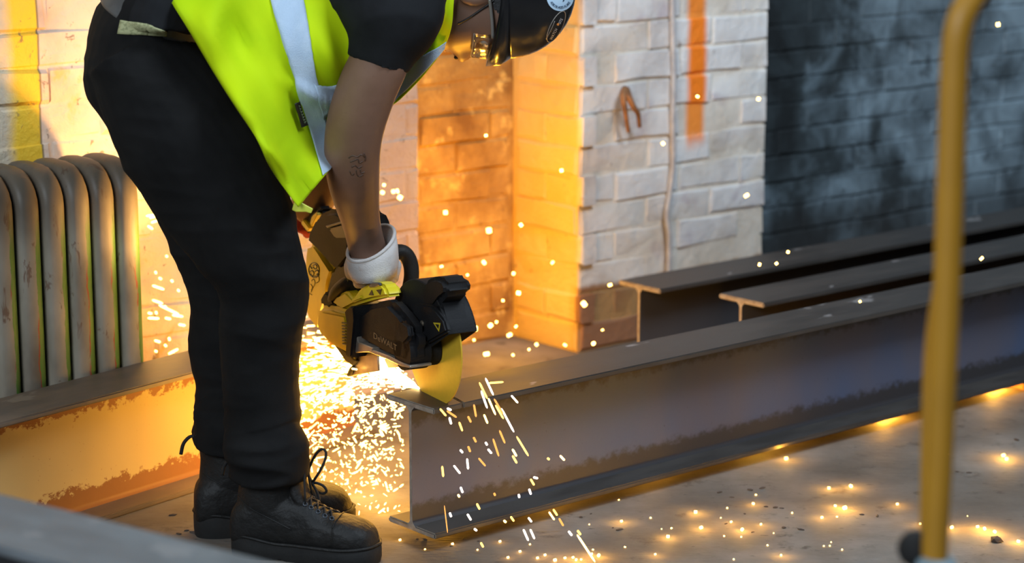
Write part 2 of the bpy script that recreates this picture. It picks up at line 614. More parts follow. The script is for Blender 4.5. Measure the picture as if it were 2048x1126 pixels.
# painted-over cable running down the pier, and the rusty wall hook
m_cab = plain('painted_cable', (0.42, 0.41, 0.42), (0.55, 0.54, 0.54), 30, 0.6)
cab = []
for px, py in ((1344, -60), (1345, 60), (1347, 150), (1345, 240), (1346, 320), (1340, 380), (1333, 430), (1338, 480), (1336, 560)):
    cab.append(UP(px, py, D2 * (T_FRONT - 0.004), D2))
tube('cable', cab, 0.008, m_cab, wp, 8, 4)
m_rust = plain('rusty_iron', (0.32, 0.15, 0.06), (0.16, 0.07, 0.03), 40, 0.75, 0.1, 0.4)
hk = empty('wall_hook', UP(1250, 190, D2 * T_FRONT, D2))
tag(hk, 'small rusty two pronged hook on the white brick pier', 'hook')
def prong(nm, L, w0):
    pts = [UP(x, y, D2 * (T_FRONT + d), D2) - hk.location for x, y, d in L]
    return tube(nm, pts, w0, m_rust, hk, 8, 5, taper=lambda u: 1.0 - 0.55 * u)
prong('prong', [(1250, 178, -0.004), (1247, 195, 0.018), (1251, 225, 0.024), (1257, 264, 0.018)], 0.010)
prong('prong', [(1252, 180, -0.004), (1257, 192, 0.024), (1266, 212, 0.032), (1276, 228, 0.030), (1279, 254, 0.022)], 0.011)

# ------------------------------------------------------------------ steel beams
def mat_web(name, base, base2, band, scale_z, top, bot, rough=0.5, metal=0.0, rag=0.02, soft=0.004):
    t = NT(name); p = t.obj(); z = zed(t, p)
    n1 = t.noise(t.mulv(p, (1.0, 1, 0.5)), 3.0, 3); n2 = t.noise(t.mulv(p, (0.8, 1, 1.0)), 42, 6, 0.72); n3 = t.noise(p, 140, 3)
    c = t.mix(t.step(n1, 0.35, 0.65), base, base2)
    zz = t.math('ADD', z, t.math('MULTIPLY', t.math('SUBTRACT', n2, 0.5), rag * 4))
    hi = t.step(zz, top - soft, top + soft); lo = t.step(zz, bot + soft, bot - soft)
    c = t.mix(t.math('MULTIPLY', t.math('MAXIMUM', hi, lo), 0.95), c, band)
    c = t.mix(t.math('MULTIPLY', t.step(n3, 0.70, 0.74), 0.5), c, band)
    t.bump(n3, 0.08, 0.002)
    return t.fin(c, rough, metal, 0.45)

def mat_flange(name, a, b, chalk, rough=0.42, metal=0.35):
    t = NT(name); p = t.obj()
    n1 = t.noise(t.mulv(p, (0.5, 1.5, 1)), 10, 5, 0.6); n2 = t.noise(t.mulv(p, (0.4, 1.2, 1)), 9, 4, 0.6, 0.3); n3 = t.noise(p, 120, 3)
    c = t.mix(t.step(n1, 0.35, 0.65), a, b)
    c = t.mix(t.math('MULTIPLY', t.step(n2, 0.635, 0.66), t.math('MULTIPLY', t.step(zed(t, p), 0.20, 0.22), 0.75)), c, chalk)
    t.bump(n3, 0.10, 0.002)
    return t.fin(c, t.math('MULTIPLY_ADD', n1, 0.25, rough - 0.1), metal, 0.5)

m_cut = plain('bare_sawn_steel', (0.40, 0.36, 0.31), (0.30, 0.25, 0.20), 60, 0.5, 0.2, 0.1, 400)
def cut_end(o):
    for q in o.data.polygons:
        if q.normal.x < -0.9: q.material_index = 1
def beam(label, origin, rz, length, mweb, mflange, w=0.1464, h=0.256, tf=0.0115, tw=0.0075, kerf=None):
    root = tag(empty('steel_beam', origin, rz), label, 'steel beam', kind='thing')
    # web with root fillets: profile in (y, z)
    r = 0.010
    prof = []
    zs = [(tf - 0.003, tw / 2 + r), (tf + 0.002, tw / 2 + r * 0.55), (tf + r * 0.5, tw / 2 + r * 0.18), (tf + r, tw / 2)]
    right = zs + [(h - z, y) for z, y in zs[::-1]]
    prof = [(-y, z) for z, y in right] + [(y, z) for z, y in right[::-1]]
    f = [Vector((0, y, z)) for y, z in prof]; b = [Vector((length, y, z)) for y, z in prof]
    o = bm_obj('web', prism_bm(f, b), [mweb, m_cut], root); sharp(o.data, 40); cut_end(o)
    for nm, z0, z1 in (('top_flange', h - tf, h), ('bottom_flange', 0, tf)):
        pl = [(0.0, w / 2), (0.0, -w / 2)]
        if kerf and nm == 'top_flange':
            kx, sl = kerf     # saw cut from the near edge across the flange
            yy = -w / 2
            pl = [(0.0, w / 2), (0.0, -w / 2), (kx - 0.002, -w / 2), (kx - 0.002 + sl * 0.11, -w / 2 + 0.11), (kx + 0.002 + sl * 0.11, -w / 2 + 0.11), (kx + 0.002, -w / 2)]
        pl += [(length, -w / 2), (length, w / 2)]
        f = [Vector((x, y, z1)) for x, y in pl]; b = [Vector((x, y, z0)) for x, y in pl]
        o = bm_obj(nm, prism_bm(f, b, 0.0028, 2), [mflange, m_cut], root); sharp(o.data, 35); cut_end(o)
    return root

BH = 0.256; BW = 0.1464
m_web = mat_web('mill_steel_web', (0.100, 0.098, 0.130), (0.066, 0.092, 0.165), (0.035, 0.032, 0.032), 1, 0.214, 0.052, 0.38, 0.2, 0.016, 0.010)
m_fl = mat_flange('mill_steel_flange', (0.045, 0.040, 0.036), (0.065, 0.058, 0.052), (0.28, 0.27, 0.27), 0.47, 0.15)
m_web2 = mat_web('dark_steel_web', (0.05, 0.05, 0.055), (0.04, 0.04, 0.045), (0.03, 0.03, 0.03), 1, 0.25, 0.02, 0.6, 0.2)
m_rustweb = mat_web('rust_edged_web', (0.50, 0.37, 0.15), (0.58, 0.43, 0.18), (0.22, 0.070, 0.018), 1, 0.213, 0.055, 0.55, 0.0, 0.026)
m_rustfl = mat_flange('dull_steel_flange', (0.13, 0.105, 0.085), (0.20, 0.15, 0.11), (0.30, 0.24, 0.18), 0.45, 0.2)

LIFT = 0.027                  # the long beam rests on flat packers
ztop = LIFT + BH
pn = UZ(868, 818, ztop)       # near top corner of the cut end
s_main, t_main = pn.dot(D1), pn.dot(D2)
main_o = ST(s_main, t_main - BW / 2, LIFT)
DISC_Y = None
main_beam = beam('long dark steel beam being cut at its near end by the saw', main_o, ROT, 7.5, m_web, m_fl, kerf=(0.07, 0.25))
for px, lab in ((1.9, 'flat steel packer under the beam'), (5.6, 'flat steel packer under the far half of the beam')):
    q = empty('steel_packer', main_o + D1 * px - UPZ * LIFT, ROT)
    tag(q, lab, 'packer')
    bm_obj('plate', box_bm(-0.05, 0.05, -0.05, 0.05, 0, LIFT - 0.0005, 0.003), m_rust, q)

pb = UZ(1320, 579, BH); sA, tA = pb.dot(D1), pb.dot(D2)
beam('dark steel beam lying farthest back along the white pier', ST(sA, tA - BW / 2, 0), ROT, 6.5, m_web2, m_fl)
pb = UZ(1527, 607, BH); sB, tB = pb.dot(D1), pb.dot(D2)
beam('dark steel beam lying between the long beam and the rearmost', ST(sB, tB - BW / 2, 0), ROT, 6.4, m_web2, m_fl)

# left beam, lit orange: near top edge runs through two picture points
qa, qb = UZ(0, 846, BH), UZ(382, 745, BH)
dl = (qb - qa); dl.z = 0; dl.normalize()
al = dl.cross(UPZ)            # towards the viewer
q_end = UZ(757, 648, BH); L_end = (q_end - qa).dot(dl)
beam('pale steel beam with rusty edges in front of the radiator', qa + dl * (-1.2) - al * (BW / 2) - UPZ * BH, atan2(dl.y, dl.x), L_end + 1.2, m_rustweb, m_rustfl)

# out-of-focus beams stacked in the near corner
ZS = 2 * BH
fa, fb = UZ(0, 986, ZS), UZ(470, 1104, ZS)
df = (fb - fa); df.z = 0; df.normalize()
af = UPZ.cross(df)            # away from the viewer
m_fore = mat_flange('blue_grey_flange', (0.12, 0.135, 0.15), (0.17, 0.19, 0.205), (0.24, 0.25, 0.26), 0.5, 0.1)
for k, lab in ((1, 'blurred grey steel beam on top in the near corner'), (0, 'steel beam lying under the blurred near corner beam')):
    beam(lab, fa - df * 1.0 - af * (BW / 2) + UPZ * (k * BH - ZS), atan2(df.y, df.x), 1.9, m_web2, m_fore)

# ------------------------------------------------------------------ radiator
def mat_rad():
    t = NT('chipped_radiator_paint'); p = t.obj(); x = t.n('ShaderNodeSeparateXYZ'); t.L.new(p, x.inputs[0])
    X, Y, Z = x.outputs
    info = t.n('ShaderNodeObjectInfo').outputs['Random']
    v = t.n('ShaderNodeVectorMath', operation='ADD'); t.L.new(p, v.inputs[0]); t.L.new(t.math('MULTIPLY', info, 7.0), v.inputs[1])
    q = v.outputs[0]
    n1 = t.noise(t.mulv(q, (1, 1, 0.5)), 9, 4); n2 = t.noise(t.mulv(q, (1, 1, 0.35)), 30, 5, 0.65); n3 = t.noise(t.mulv(q, (1, 1, 0.3)), 26, 4, 0.7, 0.8)
    c = t.ramp(n1, [(0.3, (0.15, 0.125, 0.095)), (0.55, (0.29, 0.255, 0.20)), (0.75, (0.38, 0.345, 0.285))])
    c = t.mix(t.math('MULTIPLY', t.step(n3, 0.60, 0.66), 0.8), c, (0.14, 0.075, 0.045))
    xx = t.math('MULTIPLY_ADD', t.math('SUBTRACT', n2, 0.5), 0.022, X)
    c = t.mix(t.math('MULTIPLY', t.math('MULTIPLY', t.step(xx, 0.0050, 0.0065), t.step(Z, 0.50, 0.44)), t.step(n1, 0.52, 0.46)), c, (0.30, 0.045, 0.035))
    c = t.mix(t.math('MULTIPLY', t.step(xx, 0.0080, 0.0095), t.step(Z, 0.62, 0.52)), c, (0.085, 0.22, 0.045))
    c = t.mix(t.math('MULTIPLY', t.step(Z, 0.48, 0.62), 0.72), c, (0.055, 0.042, 0.030))  # shade put into the paint colour: darker towards the top
    t.bump(n2, 0.2, 0.003)
    return t.fin(c, 0.5, 0, 0.35)

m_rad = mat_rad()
RAD_T = -3.865
RAD_TOP = 0.0
rp = UP(264, 345, D2 * RAD_T, D2)
RZ = rp.z + 0.027
def section_mesh():
    acc = Acc()
    d, z0, z1, rc = 0.165, 0.075, RZ - 0.024, 0.055
    path = []
    for cy, cz, a0 in ((rc, z1 - rc, pi), (d - rc, z1 - rc, pi / 2), (d - rc, z0 + rc, 0), (rc, z0 + rc, -pi / 2)):
        for k in range(7):
            a = a0 - (pi / 2) * k / 6
            path.append((cy + rc * cos(a), cz + rc * sin(a)))
    n = len(path); rings = []
    for i, (y, z) in enumerate(path):
        y0, zz0 = path[i - 1]; y1, zz1 = path[(i + 1) % n]
        t = Vector((0, y1 - y0, zz1 - zz0)).normalized()
        nn = Vector((0, -t.z, t.y))
        rings.append([Vector((0.0255 * math.copysign(abs(cos(a)) ** 0.75, cos(a)), y, z)) + nn * (0.024 * math.copysign(abs(sin(a)) ** 0.75, sin(a))) for a in [2 * pi * k / 16 for k in range(16)]])
    acc.loft(rings, closed=True)
    me = acc.mesh('radiator_section')
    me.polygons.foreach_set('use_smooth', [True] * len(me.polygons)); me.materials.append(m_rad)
    return me
def column_mesh():
    acc = Acc()
    acc.loft([[Vector((0.022 * cos(a), 0.0825 + 0.018 * sin(a), z)) for a in [2 * pi * k / 12 for k in range(12)]] for z in (0.08, RZ - 0.03)])
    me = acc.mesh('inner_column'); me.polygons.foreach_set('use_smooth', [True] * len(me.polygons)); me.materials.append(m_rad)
    return me
s_rad = s_at(264, RAD_T, 500)
rad = tag(empty('radiator', ST(s_rad, RAD_T, 0), ROT), 'old cast iron radiator with chipped green and cream paint', 'radiator')
sm_, cm_ = section_mesh(), column_mesh()
PITCH = 0.0568
for k in range(9):
    o = bpy.data.objects.new('radiator_section', sm_); COL.objects.link(o); o.parent = rad; o.location = (-k * PITCH, 0.022, 0)
    c = bpy.data.objects.new('inner_column', cm_); COL.objects.link(c); c.parent = o
for z in (0.13, RZ - 0.08):
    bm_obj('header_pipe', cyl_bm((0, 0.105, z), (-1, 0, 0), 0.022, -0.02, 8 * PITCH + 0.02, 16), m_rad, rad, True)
for x in (0, -4 * PITCH, -8 * PITCH):
    for y in (0.03, 0.18):
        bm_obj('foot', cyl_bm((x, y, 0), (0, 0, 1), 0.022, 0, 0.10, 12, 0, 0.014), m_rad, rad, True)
# ------------------------------------------------------------------ the worker
m_skin = None
def mat_skin():
    t = NT('skin'); p = t.obj()
    n1 = t.noise(p, 8, 4); n2 = t.noise(p, 160, 3)
    c = t.mix(t.step(n1, 0.35, 0.65), (0.185, 0.098, 0.064), (0.225, 0.122, 0.082))
    c = t.mix(t.math('MULTIPLY', t.step(n2, 0.62, 0.72), 0.25), c, (0.13, 0.065, 0.045))
    t.bump(n2, 0.12, 0.001)
    return t.fin(c, 0.5, 0, 0.4)
m_skin = mat_skin()

def mat_cloth(name, a, b, scale, bump, rough=0.9, weave=900):
    t = NT(name); p = t.obj()
    n1 = t.noise(p, scale, 4); n2 = t.noise(p, weave, 2)
    c = t.mix(t.step(n1, 0.35, 0.65), a, b)
    t.bump(t.math('ADD', t.math('MULTIPLY', n1, 0.4), n2), bump, 0.002)
    m = t.fin(c, rough, 0, 0.15)
    return m
m_trouser = mat_cloth('black_work_trousers', (0.0075, 0.0075, 0.0078), (0.0105, 0.0104, 0.0106), 12, 0.25)
m_shirt = mat_cloth('black_jersey', (0.011, 0.0115, 0.013), (0.015, 0.016, 0.018), 12, 0.25)
m_vest = mat_cloth('lime_high_visibility_fabric', (0.44, 0.66, 0.003), (0.52, 0.70, 0.003), 7, 0.12, 0.75)
m_band = mat_cloth('silver_reflective_tape', (0.50, 0.64, 0.80), (0.56, 0.69, 0.84), 26, 0.9, 0.45)
m_black = plain('black_plastic', (0.012, 0.012, 0.013), None, 20, 0.42, 0, 0.15, 200)
m_leather = plain('black_boot_leather', (0.009, 0.009, 0.009), (0.015, 0.0145, 0.014), 14, 0.58, 0, 0.8, 55, 0.3)
m_rubber = plain('black_rubber', (0.006, 0.006, 0.006), (0.009, 0.009, 0.009), 30, 0.85, 0, 0.2, 120)
m_lace = plain('black_lace', (0.008, 0.008, 0.008), None, 20, 0.8)
m_eyelet = plain('blue_grey_eyelet', (0.035, 0.045, 0.06), None, 20, 0.35, 0.3)

person = tag(empty('person', (UZ(560, 1100, 0).x, UZ(560, 1100, 0).y, 0)),
             'worker in lime vest, black helmet and black trousers bending over the saw', 'person')
PO = person.location.copy()

def to_person(o):
    """keep world placement under the person's empty"""
    o.parent = person
    o.matrix_parent_inverse = Matrix.Translation(-PO)
    return o

hn, tn = UZ(466, 1103, 0), UZ(764, 1124, 0)          # near boot, heel and toe on the floor
hf, tf_ = UZ(388, 1068, 0), UZ(712, 1049, 0)         # far boot

# ---- skeleton control sections in picture x, y at a real depth Y
LEG_N = [(282, 100, 4.01, 66, 0.074), (340, 230, 3.99, 80, 0.083), (420, 370, 3.96, 85, 0.091), (488, 490, 3.95, 80, 0.087), (520, 585, 3.95, 71, 0.074), (518, 680, 3.955, 55, 0.061), (520, 790, 3.96, 52, 0.057), (532, 900, 3.97, 40, 0.044), (533, 1000, 3.975, 33, 0.031), (535, 1050, 3.975, 31, 0.028)]
LEG_F = [(298, 105, 4.17, 66, 0.074), (355, 250, 4.17, 81, 0.094), (420, 390, 4.16, 78, 0.087), (462, 510, 4.15, 71, 0.078), (470, 600, 4.15, 67, 0.070), (466, 700, 4.15, 60, 0.061), (470, 790, 4.14, 53, 0.052), (458, 890, 4.12, 40, 0.044), (455, 970, 4.10, 33, 0.031), (455, 1010, 4.09, 31, 0.028)]
TORSO = [(300, 130, 4.08, 80, .13), (318, 50, 4.08, 86, .145), (350, -20, 4.09, 92, .145), (440, -58, 4.10, 100, .15), (560, -72, 4.12, 108, .16), (680, -72, 4.14, 108, .175), (780, -60, 4.15, 88, .16), (840, -50, 4.15, 52, .08)]
ARM_N = [(800, -60, 4.00, 70, .065), (786, 20, 3.98, 66, .06), (762, 115, 3.97, 60, .054), (736, 175, 3.975, 59, .052), (713, 240, 3.985, 58, .050), (704, 292, 4.00, 56, .049), (706, 350, 4.04, 52, .047), (717, 415, 4.10, 45, .040), (728, 470, 4.16, 40, .034), (740, 520, 4.19, 39, .032)]
ARM_F = [(800, -70, 4.27, 70, .065), (775, 40, 4.33, 62, .055), (735, 180, 4.40, 55, .05), (690, 280, 4.45, 50, .045), (655, 350, 4.49, 44, .04), (628, 400, 4.52, 38, .034), (606, 428, 4.54, 34, .03)]
NECK = [(820, -52, 4.15, 62, .07), (880, -38, 4.14, 58, .058), (930, -24, 4.13, 62, .058), (985, -12, 4.12, 70, .06)]

# ---- head, built along its own up axis (picture right), face towards the floor
HO = UY(965, 5, 4.12)
HU = Vector((1, 0, 0.03)).normalized()
HF = Vector((0, 0, -1)); HF = (HF - HU * HF.dot(HU)).normalized()
HL = HF.cross(HU).normalized()          # the worker's right, towards the viewer
def hp(f, l, u):
    return HO + HF * f + HL * l + HU * u
def lerp_tab(tab, u):
    xs = [a for a, b in tab]; ys = [b for a, b in tab]
    return float(np.interp(u, xs, ys))
T_FRONTF = [(-.120, .045), (-.112, .070), (-.095, .083), (-.083, .080), (-.074, .087), (-.066, .084), (-.060, .088), (-.050, .086), (-.03, .084), (0, .083), (.015, .090), (.03, .093), (.06, .087), (.085, .066), (.105, .035), (.118, .0)]
T_BACKF = [(-.120, -.02), (-.10, -.045), (-.06, -.07), (-.02, -.085), (.02, -.10), (.05, -.10), (.08, -.085), (.105, -.055), (.118, -.02)]
T_WID = [(-.120, .022), (-.105, .042), (-.085, .055), (-.05, .064), (0, .072), (.04, .077), (.07, .073), (.095, .055), (.11, .035), (.118, .01)]
T_NOSE = [(-.062, 0), (-.056, .006), (-.050, .020), (-.043, .025), (-.035, .022), (-.02, .014), (-.005, .008), (.012, 0)]
def head_rings():
    rings = []
    for u in np.concatenate([np.arange(-.118, -.03, .004), np.arange(-.03, .118, .006)]):
        ff, bb, w = lerp_tab(T_FRONTF, u), lerp_tab(T_BACKF, u), lerp_tab(T_WID, u)
        nz = lerp_tab(T_NOSE, u); c = (ff + bb) / 2; rf = (ff - bb) / 2
        R = []
        n = 72
        for k in range(n):
            th = 2 * pi * k / n
            x, y = cos(th), sin(th)
            l = w * math.copysign(abs(y) ** 0.85, y)
            f = c + rf * math.copysign(abs(x) ** 0.85, x)
            if x > 0:
                sg = .010 + .006 * max(0, min(1, (-.02 - u) / .03))
                f += nz * math.exp(-(l / sg) ** 2)
                eye = math.exp(-((abs(l) - .032) / .014) ** 2 - ((u - 0.002) / .013) ** 2)
                f -= .012 * eye
                f -= .004 * math.exp(-(l / .022) ** 2 - ((u + .070) / .0025) ** 2)
            R.append(hp(f, l, u))
        rings.append(R)
    return rings
def ear_rings(side):
    out = []
    for i, (d, s) in enumerate(((0.0, .6), (.008, 1.0), (.014, 1.0), (.018, .7))):
        out.append([hp(-.012 + .017 * s * cos(a) - d * 0.4, side * (.066 + d), -.012 + .031 * s * sin(a)) for a in [2 * pi * k / 18 for k in range(18)]])
    return out
def foot_rings(h, t):
    d = (t - h); s = d.length / .315; d.normalize(); o = h + d * .09 * s
    return limb_rings([(*(o + d * x * s + UPZ * z * s), w * s, w2 * s) for x, z, w, w2 in ((-.055, .065, .026, .024), (0, .072, .030, .026), (.07, .062, .024, .028), (.13, .048, .016, .030), (.17, .042, .010, .026))], 16, 3, ref=UPZ.cross(d))

def ankle(h, t, zs, r):
    d = (t - h); s = d.length / .315; d.normalize(); o = h + d * (.09 - .014) * s
    return [(o.x, o.y, z * s, r, r) for z in zs]
def finger(secs, n=10):
    return limb_rings(secs, n, 3, ref=Vector((0.3, 0.2, 1)).normalized(), round_ends=True)

PALM_N = [(738, 505, 4.18, 38, .030), (742, 528, 4.19, 42, .028), (747, 548, 4.20, 44, .026), (750, 562, 4.205, 38, .020)]
body_lofts = [limb_rings(px_secs(q), 24, 4) for q in (TORSO, ARM_N, ARM_F, NECK, PALM_N)]
body_lofts += [limb_rings(px_secs(LEG_N[:-2]) + ankle(hn, tn, (.14, .08), .036), 24, 4), limb_rings(px_secs(LEG_F[:-2]) + ankle(hf, tf_, (.14, .08), .036), 24, 4)]
body_lofts += [head_rings(), ear_rings(1), ear_rings(-1), foot_rings(hn, tn), foot_rings(hf, tf_)]
mus = SNoise(5, 26)
body = fuse('body', body_lofts, 0.0042, m_skin, None, 4, lambda P: 0.0018 * mus(P))
to_person(body)
BT_body = BVHTree.FromPolygons([v.co for v in body.data.vertices], [p.vertices for p in body.data.polygons])

# tattoo: thin dark script lines hugging the forearm
def project(tree, px, py, off=0.0008):
    d = ray(px, py).normalized()
    h = tree.ray_cast(CAM, d)
    if h[0] is None: return None
    nrm = h[1] if h[1].dot(d) < 0 else -h[1]
    return h[0] + nrm * off
m_tat = plain('faded_tattoo_ink', (0.085, 0.048, 0.034), None, 10, 0.55)
def strokes(name, tree, lines, r, m, off=0.0):
    acc = Acc()
    for L in lines:
        P = [project(tree, x, y, off) for x, y in L]
        P = [p for p in P if p is not None]
        if len(P) < 2: continue
        P = [Vector(c) for c in catmull(P, 3)]
        rings = []
        for i, p in enumerate(P):
            t = (P[min(i + 1, len(P) - 1)] - P[max(i - 1, 0)]).normalized()
            a = t.orthogonal().normalized(); b = t.cross(a)
            rings.append([p + a * (r * cos(q)) + b * (r * sin(q)) for q in [k * pi / 3 for k in range(6)]])
        acc.loft(rings)
    return link(name, acc.mesh(name), m, None, True)
tat = strokes('tattoo', BT_body, [
    [(697, 316), (705, 311), (714, 314), (722, 309), (729, 314)], [(700, 324), (708, 321), (716, 318), (718, 326), (726, 322)],
    [(727, 306), (731, 313), (730, 322)], [(703, 334), (710, 331), (716, 336), (724, 332)], [(712, 340), (714, 350), (719, 353), (726, 349)],
    [(699, 342), (703, 350), (708, 347)], [(720, 338), (722, 346), (729, 344)]], 0.0012, m_tat)
to_person(tat)

# eyes behind the glasses
m_eye = plain('eye_white', (0.7, 0.68, 0.64), None, 10, 0.2)
m_iris = plain('brown_iris', (0.06, 0.03, 0.015), None, 10, 0.2)
for sd in (1, -1):
    bm = bmesh.new(); bmesh.ops.create_uvsphere(bm, u_segments=20, v_segments=12, radius=0.0118, matrix=Matrix.Translation(hp(.066, sd * .032, .002)))
    e = bm_obj('eye', bm, m_eye, None, True); to_person(e)
    ir = bm_obj('iris', cyl_bm(hp(.066, sd * .032, .002), HF, .0052, .0100, .0117, 16), m_iris, None)
    ir.parent = e

# lips and nostrils
m_lip = plain('lips', (0.20, 0.075, 0.055), None, 10, 0.45)
m_nost = plain('nostril_shadow', (0.02, 0.01, 0.008), None, 10, 0.8)
def face_f(u, l):
    ff, bb, w = lerp_tab(T_FRONTF, u), lerp_tab(T_BACKF, u), lerp_tab(T_WID, u)
    c = (ff + bb) / 2; y = min(1, (abs(l) / w) ** (1 / .85)); x = sqrt(1 - y * y)
    return c + (ff - bb) / 2 * x ** .85
for uu, rr in ((-.0655, .0042), (-.0745, .0050)):
    o = tube('lip', [hp(face_f(uu, l) - .001 - .004 * (abs(l) / .024) ** 2, l, uu) for l in np.linspace(-.024, .024, 9)], rr, m_lip, None, 10, 2, taper=lambda q: .35 + .65 * sin(pi * q))
    to_person(o)
for sd in (1, -1):
    bm = bmesh.new(); bmesh.ops.create_uvsphere(bm, u_segments=12, v_segments=8, radius=1.0)
    for v in bm.verts: v.co = hp(.1005 + v.co.x * .004, sd * (.0085 + v.co.y * .0035), -.0525 + v.co.z * .0045)
    o = bm_obj('nostril', bm, m_nost, None, True); to_person(o)

# ---- trousers
fold1 = SNoise(21, 30, (0.5, 0.5, 1.6)); fold2 = SNoise(22, 70, (0.45, 0.45, 1.5)); fold3 = SNoise(23, 14)
def trouser_disp(P):
    z = P[:, 2]
    cuff = sst(.34, .16, z); knee = np.exp(-((z - .50) / .09) ** 2)
    r1 = 1 - np.abs(fold1(P)); r2 = 1 - np.abs(fold2(P))
    return .004 * fold3(P) + (0.0025 + .006 * cuff + .003 * knee) * r1 + (.001 + .003 * cuff) * r2
T_N = [(268, 105, 3.99, 104, .120), (337, 230, 3.97, 138, .130), (426, 366, 3.96, 134, .126), (494, 486, 3.95, 112, .118), (522, 580, 3.95, 93, .10), (519, 680, 3.955, 76, .086), (521, 780, 3.96, 73, .080), (528, 860, 3.965, 66, .076), (538, 905, 3.97, 68, .080), (536, 952, 3.97, 67, .084)]
T_F = [(292, 105, 4.17, 110, .12), (350, 255, 4.17, 120, .124), (414, 395, 4.16, 114, .118), (458, 505, 4.15, 104, .108), (470, 600, 4.15, 95, .095), (466, 700, 4.15, 88, .088), (468, 790, 4.14, 78, .08), (466, 860, 4.13, 68, .072), (458, 900, 4.12, 60, .072), (456, 926, 4.12, 58, .074)]
PELV = [(305, 250, 4.08, 84, .16), (280, 165, 4.08, 110, .185), (292, 95, 4.08, 122, .195), (318, 30, 4.08, 110, .19), (334, -12, 4.085, 106, .18)]
trousers = fuse('trousers', [limb_rings(px_secs(T_N[:-2]) + ankle(hn, tn, (.225, .168), .071), 28, 4), limb_rings(px_secs(T_F[:-2]) + ankle(hf, tf_, (.225, .178), .068), 28, 4), limb_rings(px_secs(PELV), 28, 4)], 0.0048, m_trouser, None, 5, trouser_disp)
to_person(trousers)
BT_tr = BVHTree.FromPolygons([v.co for v in trousers.data.vertices], [p.vertices for p in trousers.data.polygons])

def ring_band(name, secs, m, thick=0.004):
    """belt-like closed band along the given sections"""
    rings = limb_rings(px_secs(secs), 48, 3)
    inner = []
    for R in rings:
        c = sum(R, Vector()) / len(R)
        inner.append([c + (p - c) * 0.96 for p in R])
    acc = Acc(); acc.loft(rings + inner[::-1], cap=False, closed=True)
    return to_person(link(name, acc.mesh(name), m, None, True))
m_belt = plain('grey_webbing_belt', (0.055, 0.06, 0.065), (0.08, 0.085, 0.09), 30, 0.5)
belt = ring_band('belt', [(313, 34, 4.08, 113, .185), (320, 16, 4.08, 112, .183), (327, -4, 4.085, 110, .18)], m_belt)

# pale maker's patch above the back pocket, with worn illegible print
def decal_poly(name, tree, poly, nx, ny, off, m, thick=0.0012):
    """poly: four picture corners; grid laid on the surface"""
    a, b, c, d = [np.array(q, float) for q in poly]
    V = []; Fc = []
    for j in range(ny + 1):
        for i in range(nx + 1):
            u, v = i / nx, j / ny
            q = a * (1 - u) * (1 - v) + b * u * (1 - v) + c * u * v + d * (1 - u) * v
            p = project(tree, q[0], q[1], off)
            V.append(p if p is not None else V[-1])
    for j in range(ny):
        for i in range(nx):
            k = j * (nx + 1) + i
            Fc.append((k, k + 1, k + nx + 2, k + nx + 1))
    o = link(name, pymesh(name, V, Fc), m, None, True)
    md = o.modifiers.new('thick', 'SOLIDIFY'); md.thickness = thick
    return o
t = NT('worn_olive_patch'); p_ = t.obj()
n_ = t.noise(t.mulv(p_, (1, 1, 1.6)), 150, 3, 0.5)
m_patch = t.fin(t.mix(t.math('MULTIPLY', t.step(n_, 0.52, 0.58), 0.7), (0.40, 0.41, 0.22), (0.20, 0.22, 0.10)), 0.8)
# ---- shirt: trunk and right sleeve
shf = SNoise(31, 22); shf2 = SNoise(32, 60)
SH_T = [(336, 54, 4.085, 96, .222), (352, -10, 4.09, 106, .212), (440, -56, 4.10, 108, .172), (560, -70, 4.12, 117, .18), (680, -70, 4.14, 120, .195), (780, -58, 4.15, 104, .185), (845, -48, 4.15, 66, .10)]
SH_S = [(800, -90, 4.02, 96, .10), (778, -20, 4.00, 122, .10), (779, 25, 3.985, 113, .092), (774, 70, 3.975, 88, .08), (765, 104, 3.97, 69, .068), (757, 128, 3.97, 62, .062)]
SH_S2 = [(790, -90, 4.26, 90, .10), (765, 0, 4.31, 70, .08), (738, 88, 4.36, 54, .055)]
SH_C = [(800, -40, 4.14, 95, .10), (845, -5, 4.12, 70, .11), (872, 30, 4.11, 34, .10)]
shirt = fuse('shirt', [limb_rings(px_secs(q), 28, 4) for q in (SH_T, SH_S, SH_S2, SH_C)], 0.005, m_shirt, None, 3, lambda P: .003 * (1 - np.abs(shf(P))) + .0014 * shf2(P))
to_person(shirt)
class Both:
    def __init__(self, *t): self.t = t
    def ray_cast(self, o, d):
        best = (None, None, None, None)
        for k in self.t:
            h = k.ray_cast(o, d)
            if h[0] is not None and (best[0] is None or h[3] < best[3]): best = h
        return best
BT_sh = BVHTree.FromPolygons([v.co for v in shirt.data.vertices], [q.vertices for q in shirt.data.polygons])
patch = to_person(decal_poly('pocket_patch', Both(BT_tr, BT_sh), [(243, 41), (296, 48), (332, 62), (330, 71)][:2] + [(296, 70), (237, 68)], 10, 5, 0.003, m_patch))
patch = to_person(decal_poly('pocket_patch', Both(BT_tr, BT_sh), [(296, 48), (332, 62), (330, 72), (296, 70)], 8, 5, 0.003, m_patch))
# collar of the black neck warmer under the jaw
snood = fuse('neck_warmer', [limb_rings(px_secs([(832, -40, 4.14, 74, .085), (868, 0, 4.13, 74, .08), (892, 22, 4.125, 60, .072), (903, 32, 4.12, 46, .066)]), 24, 3)], 0.004, m_shirt, None, 2, lambda P: .002 * shf2(P))
to_person(snood)

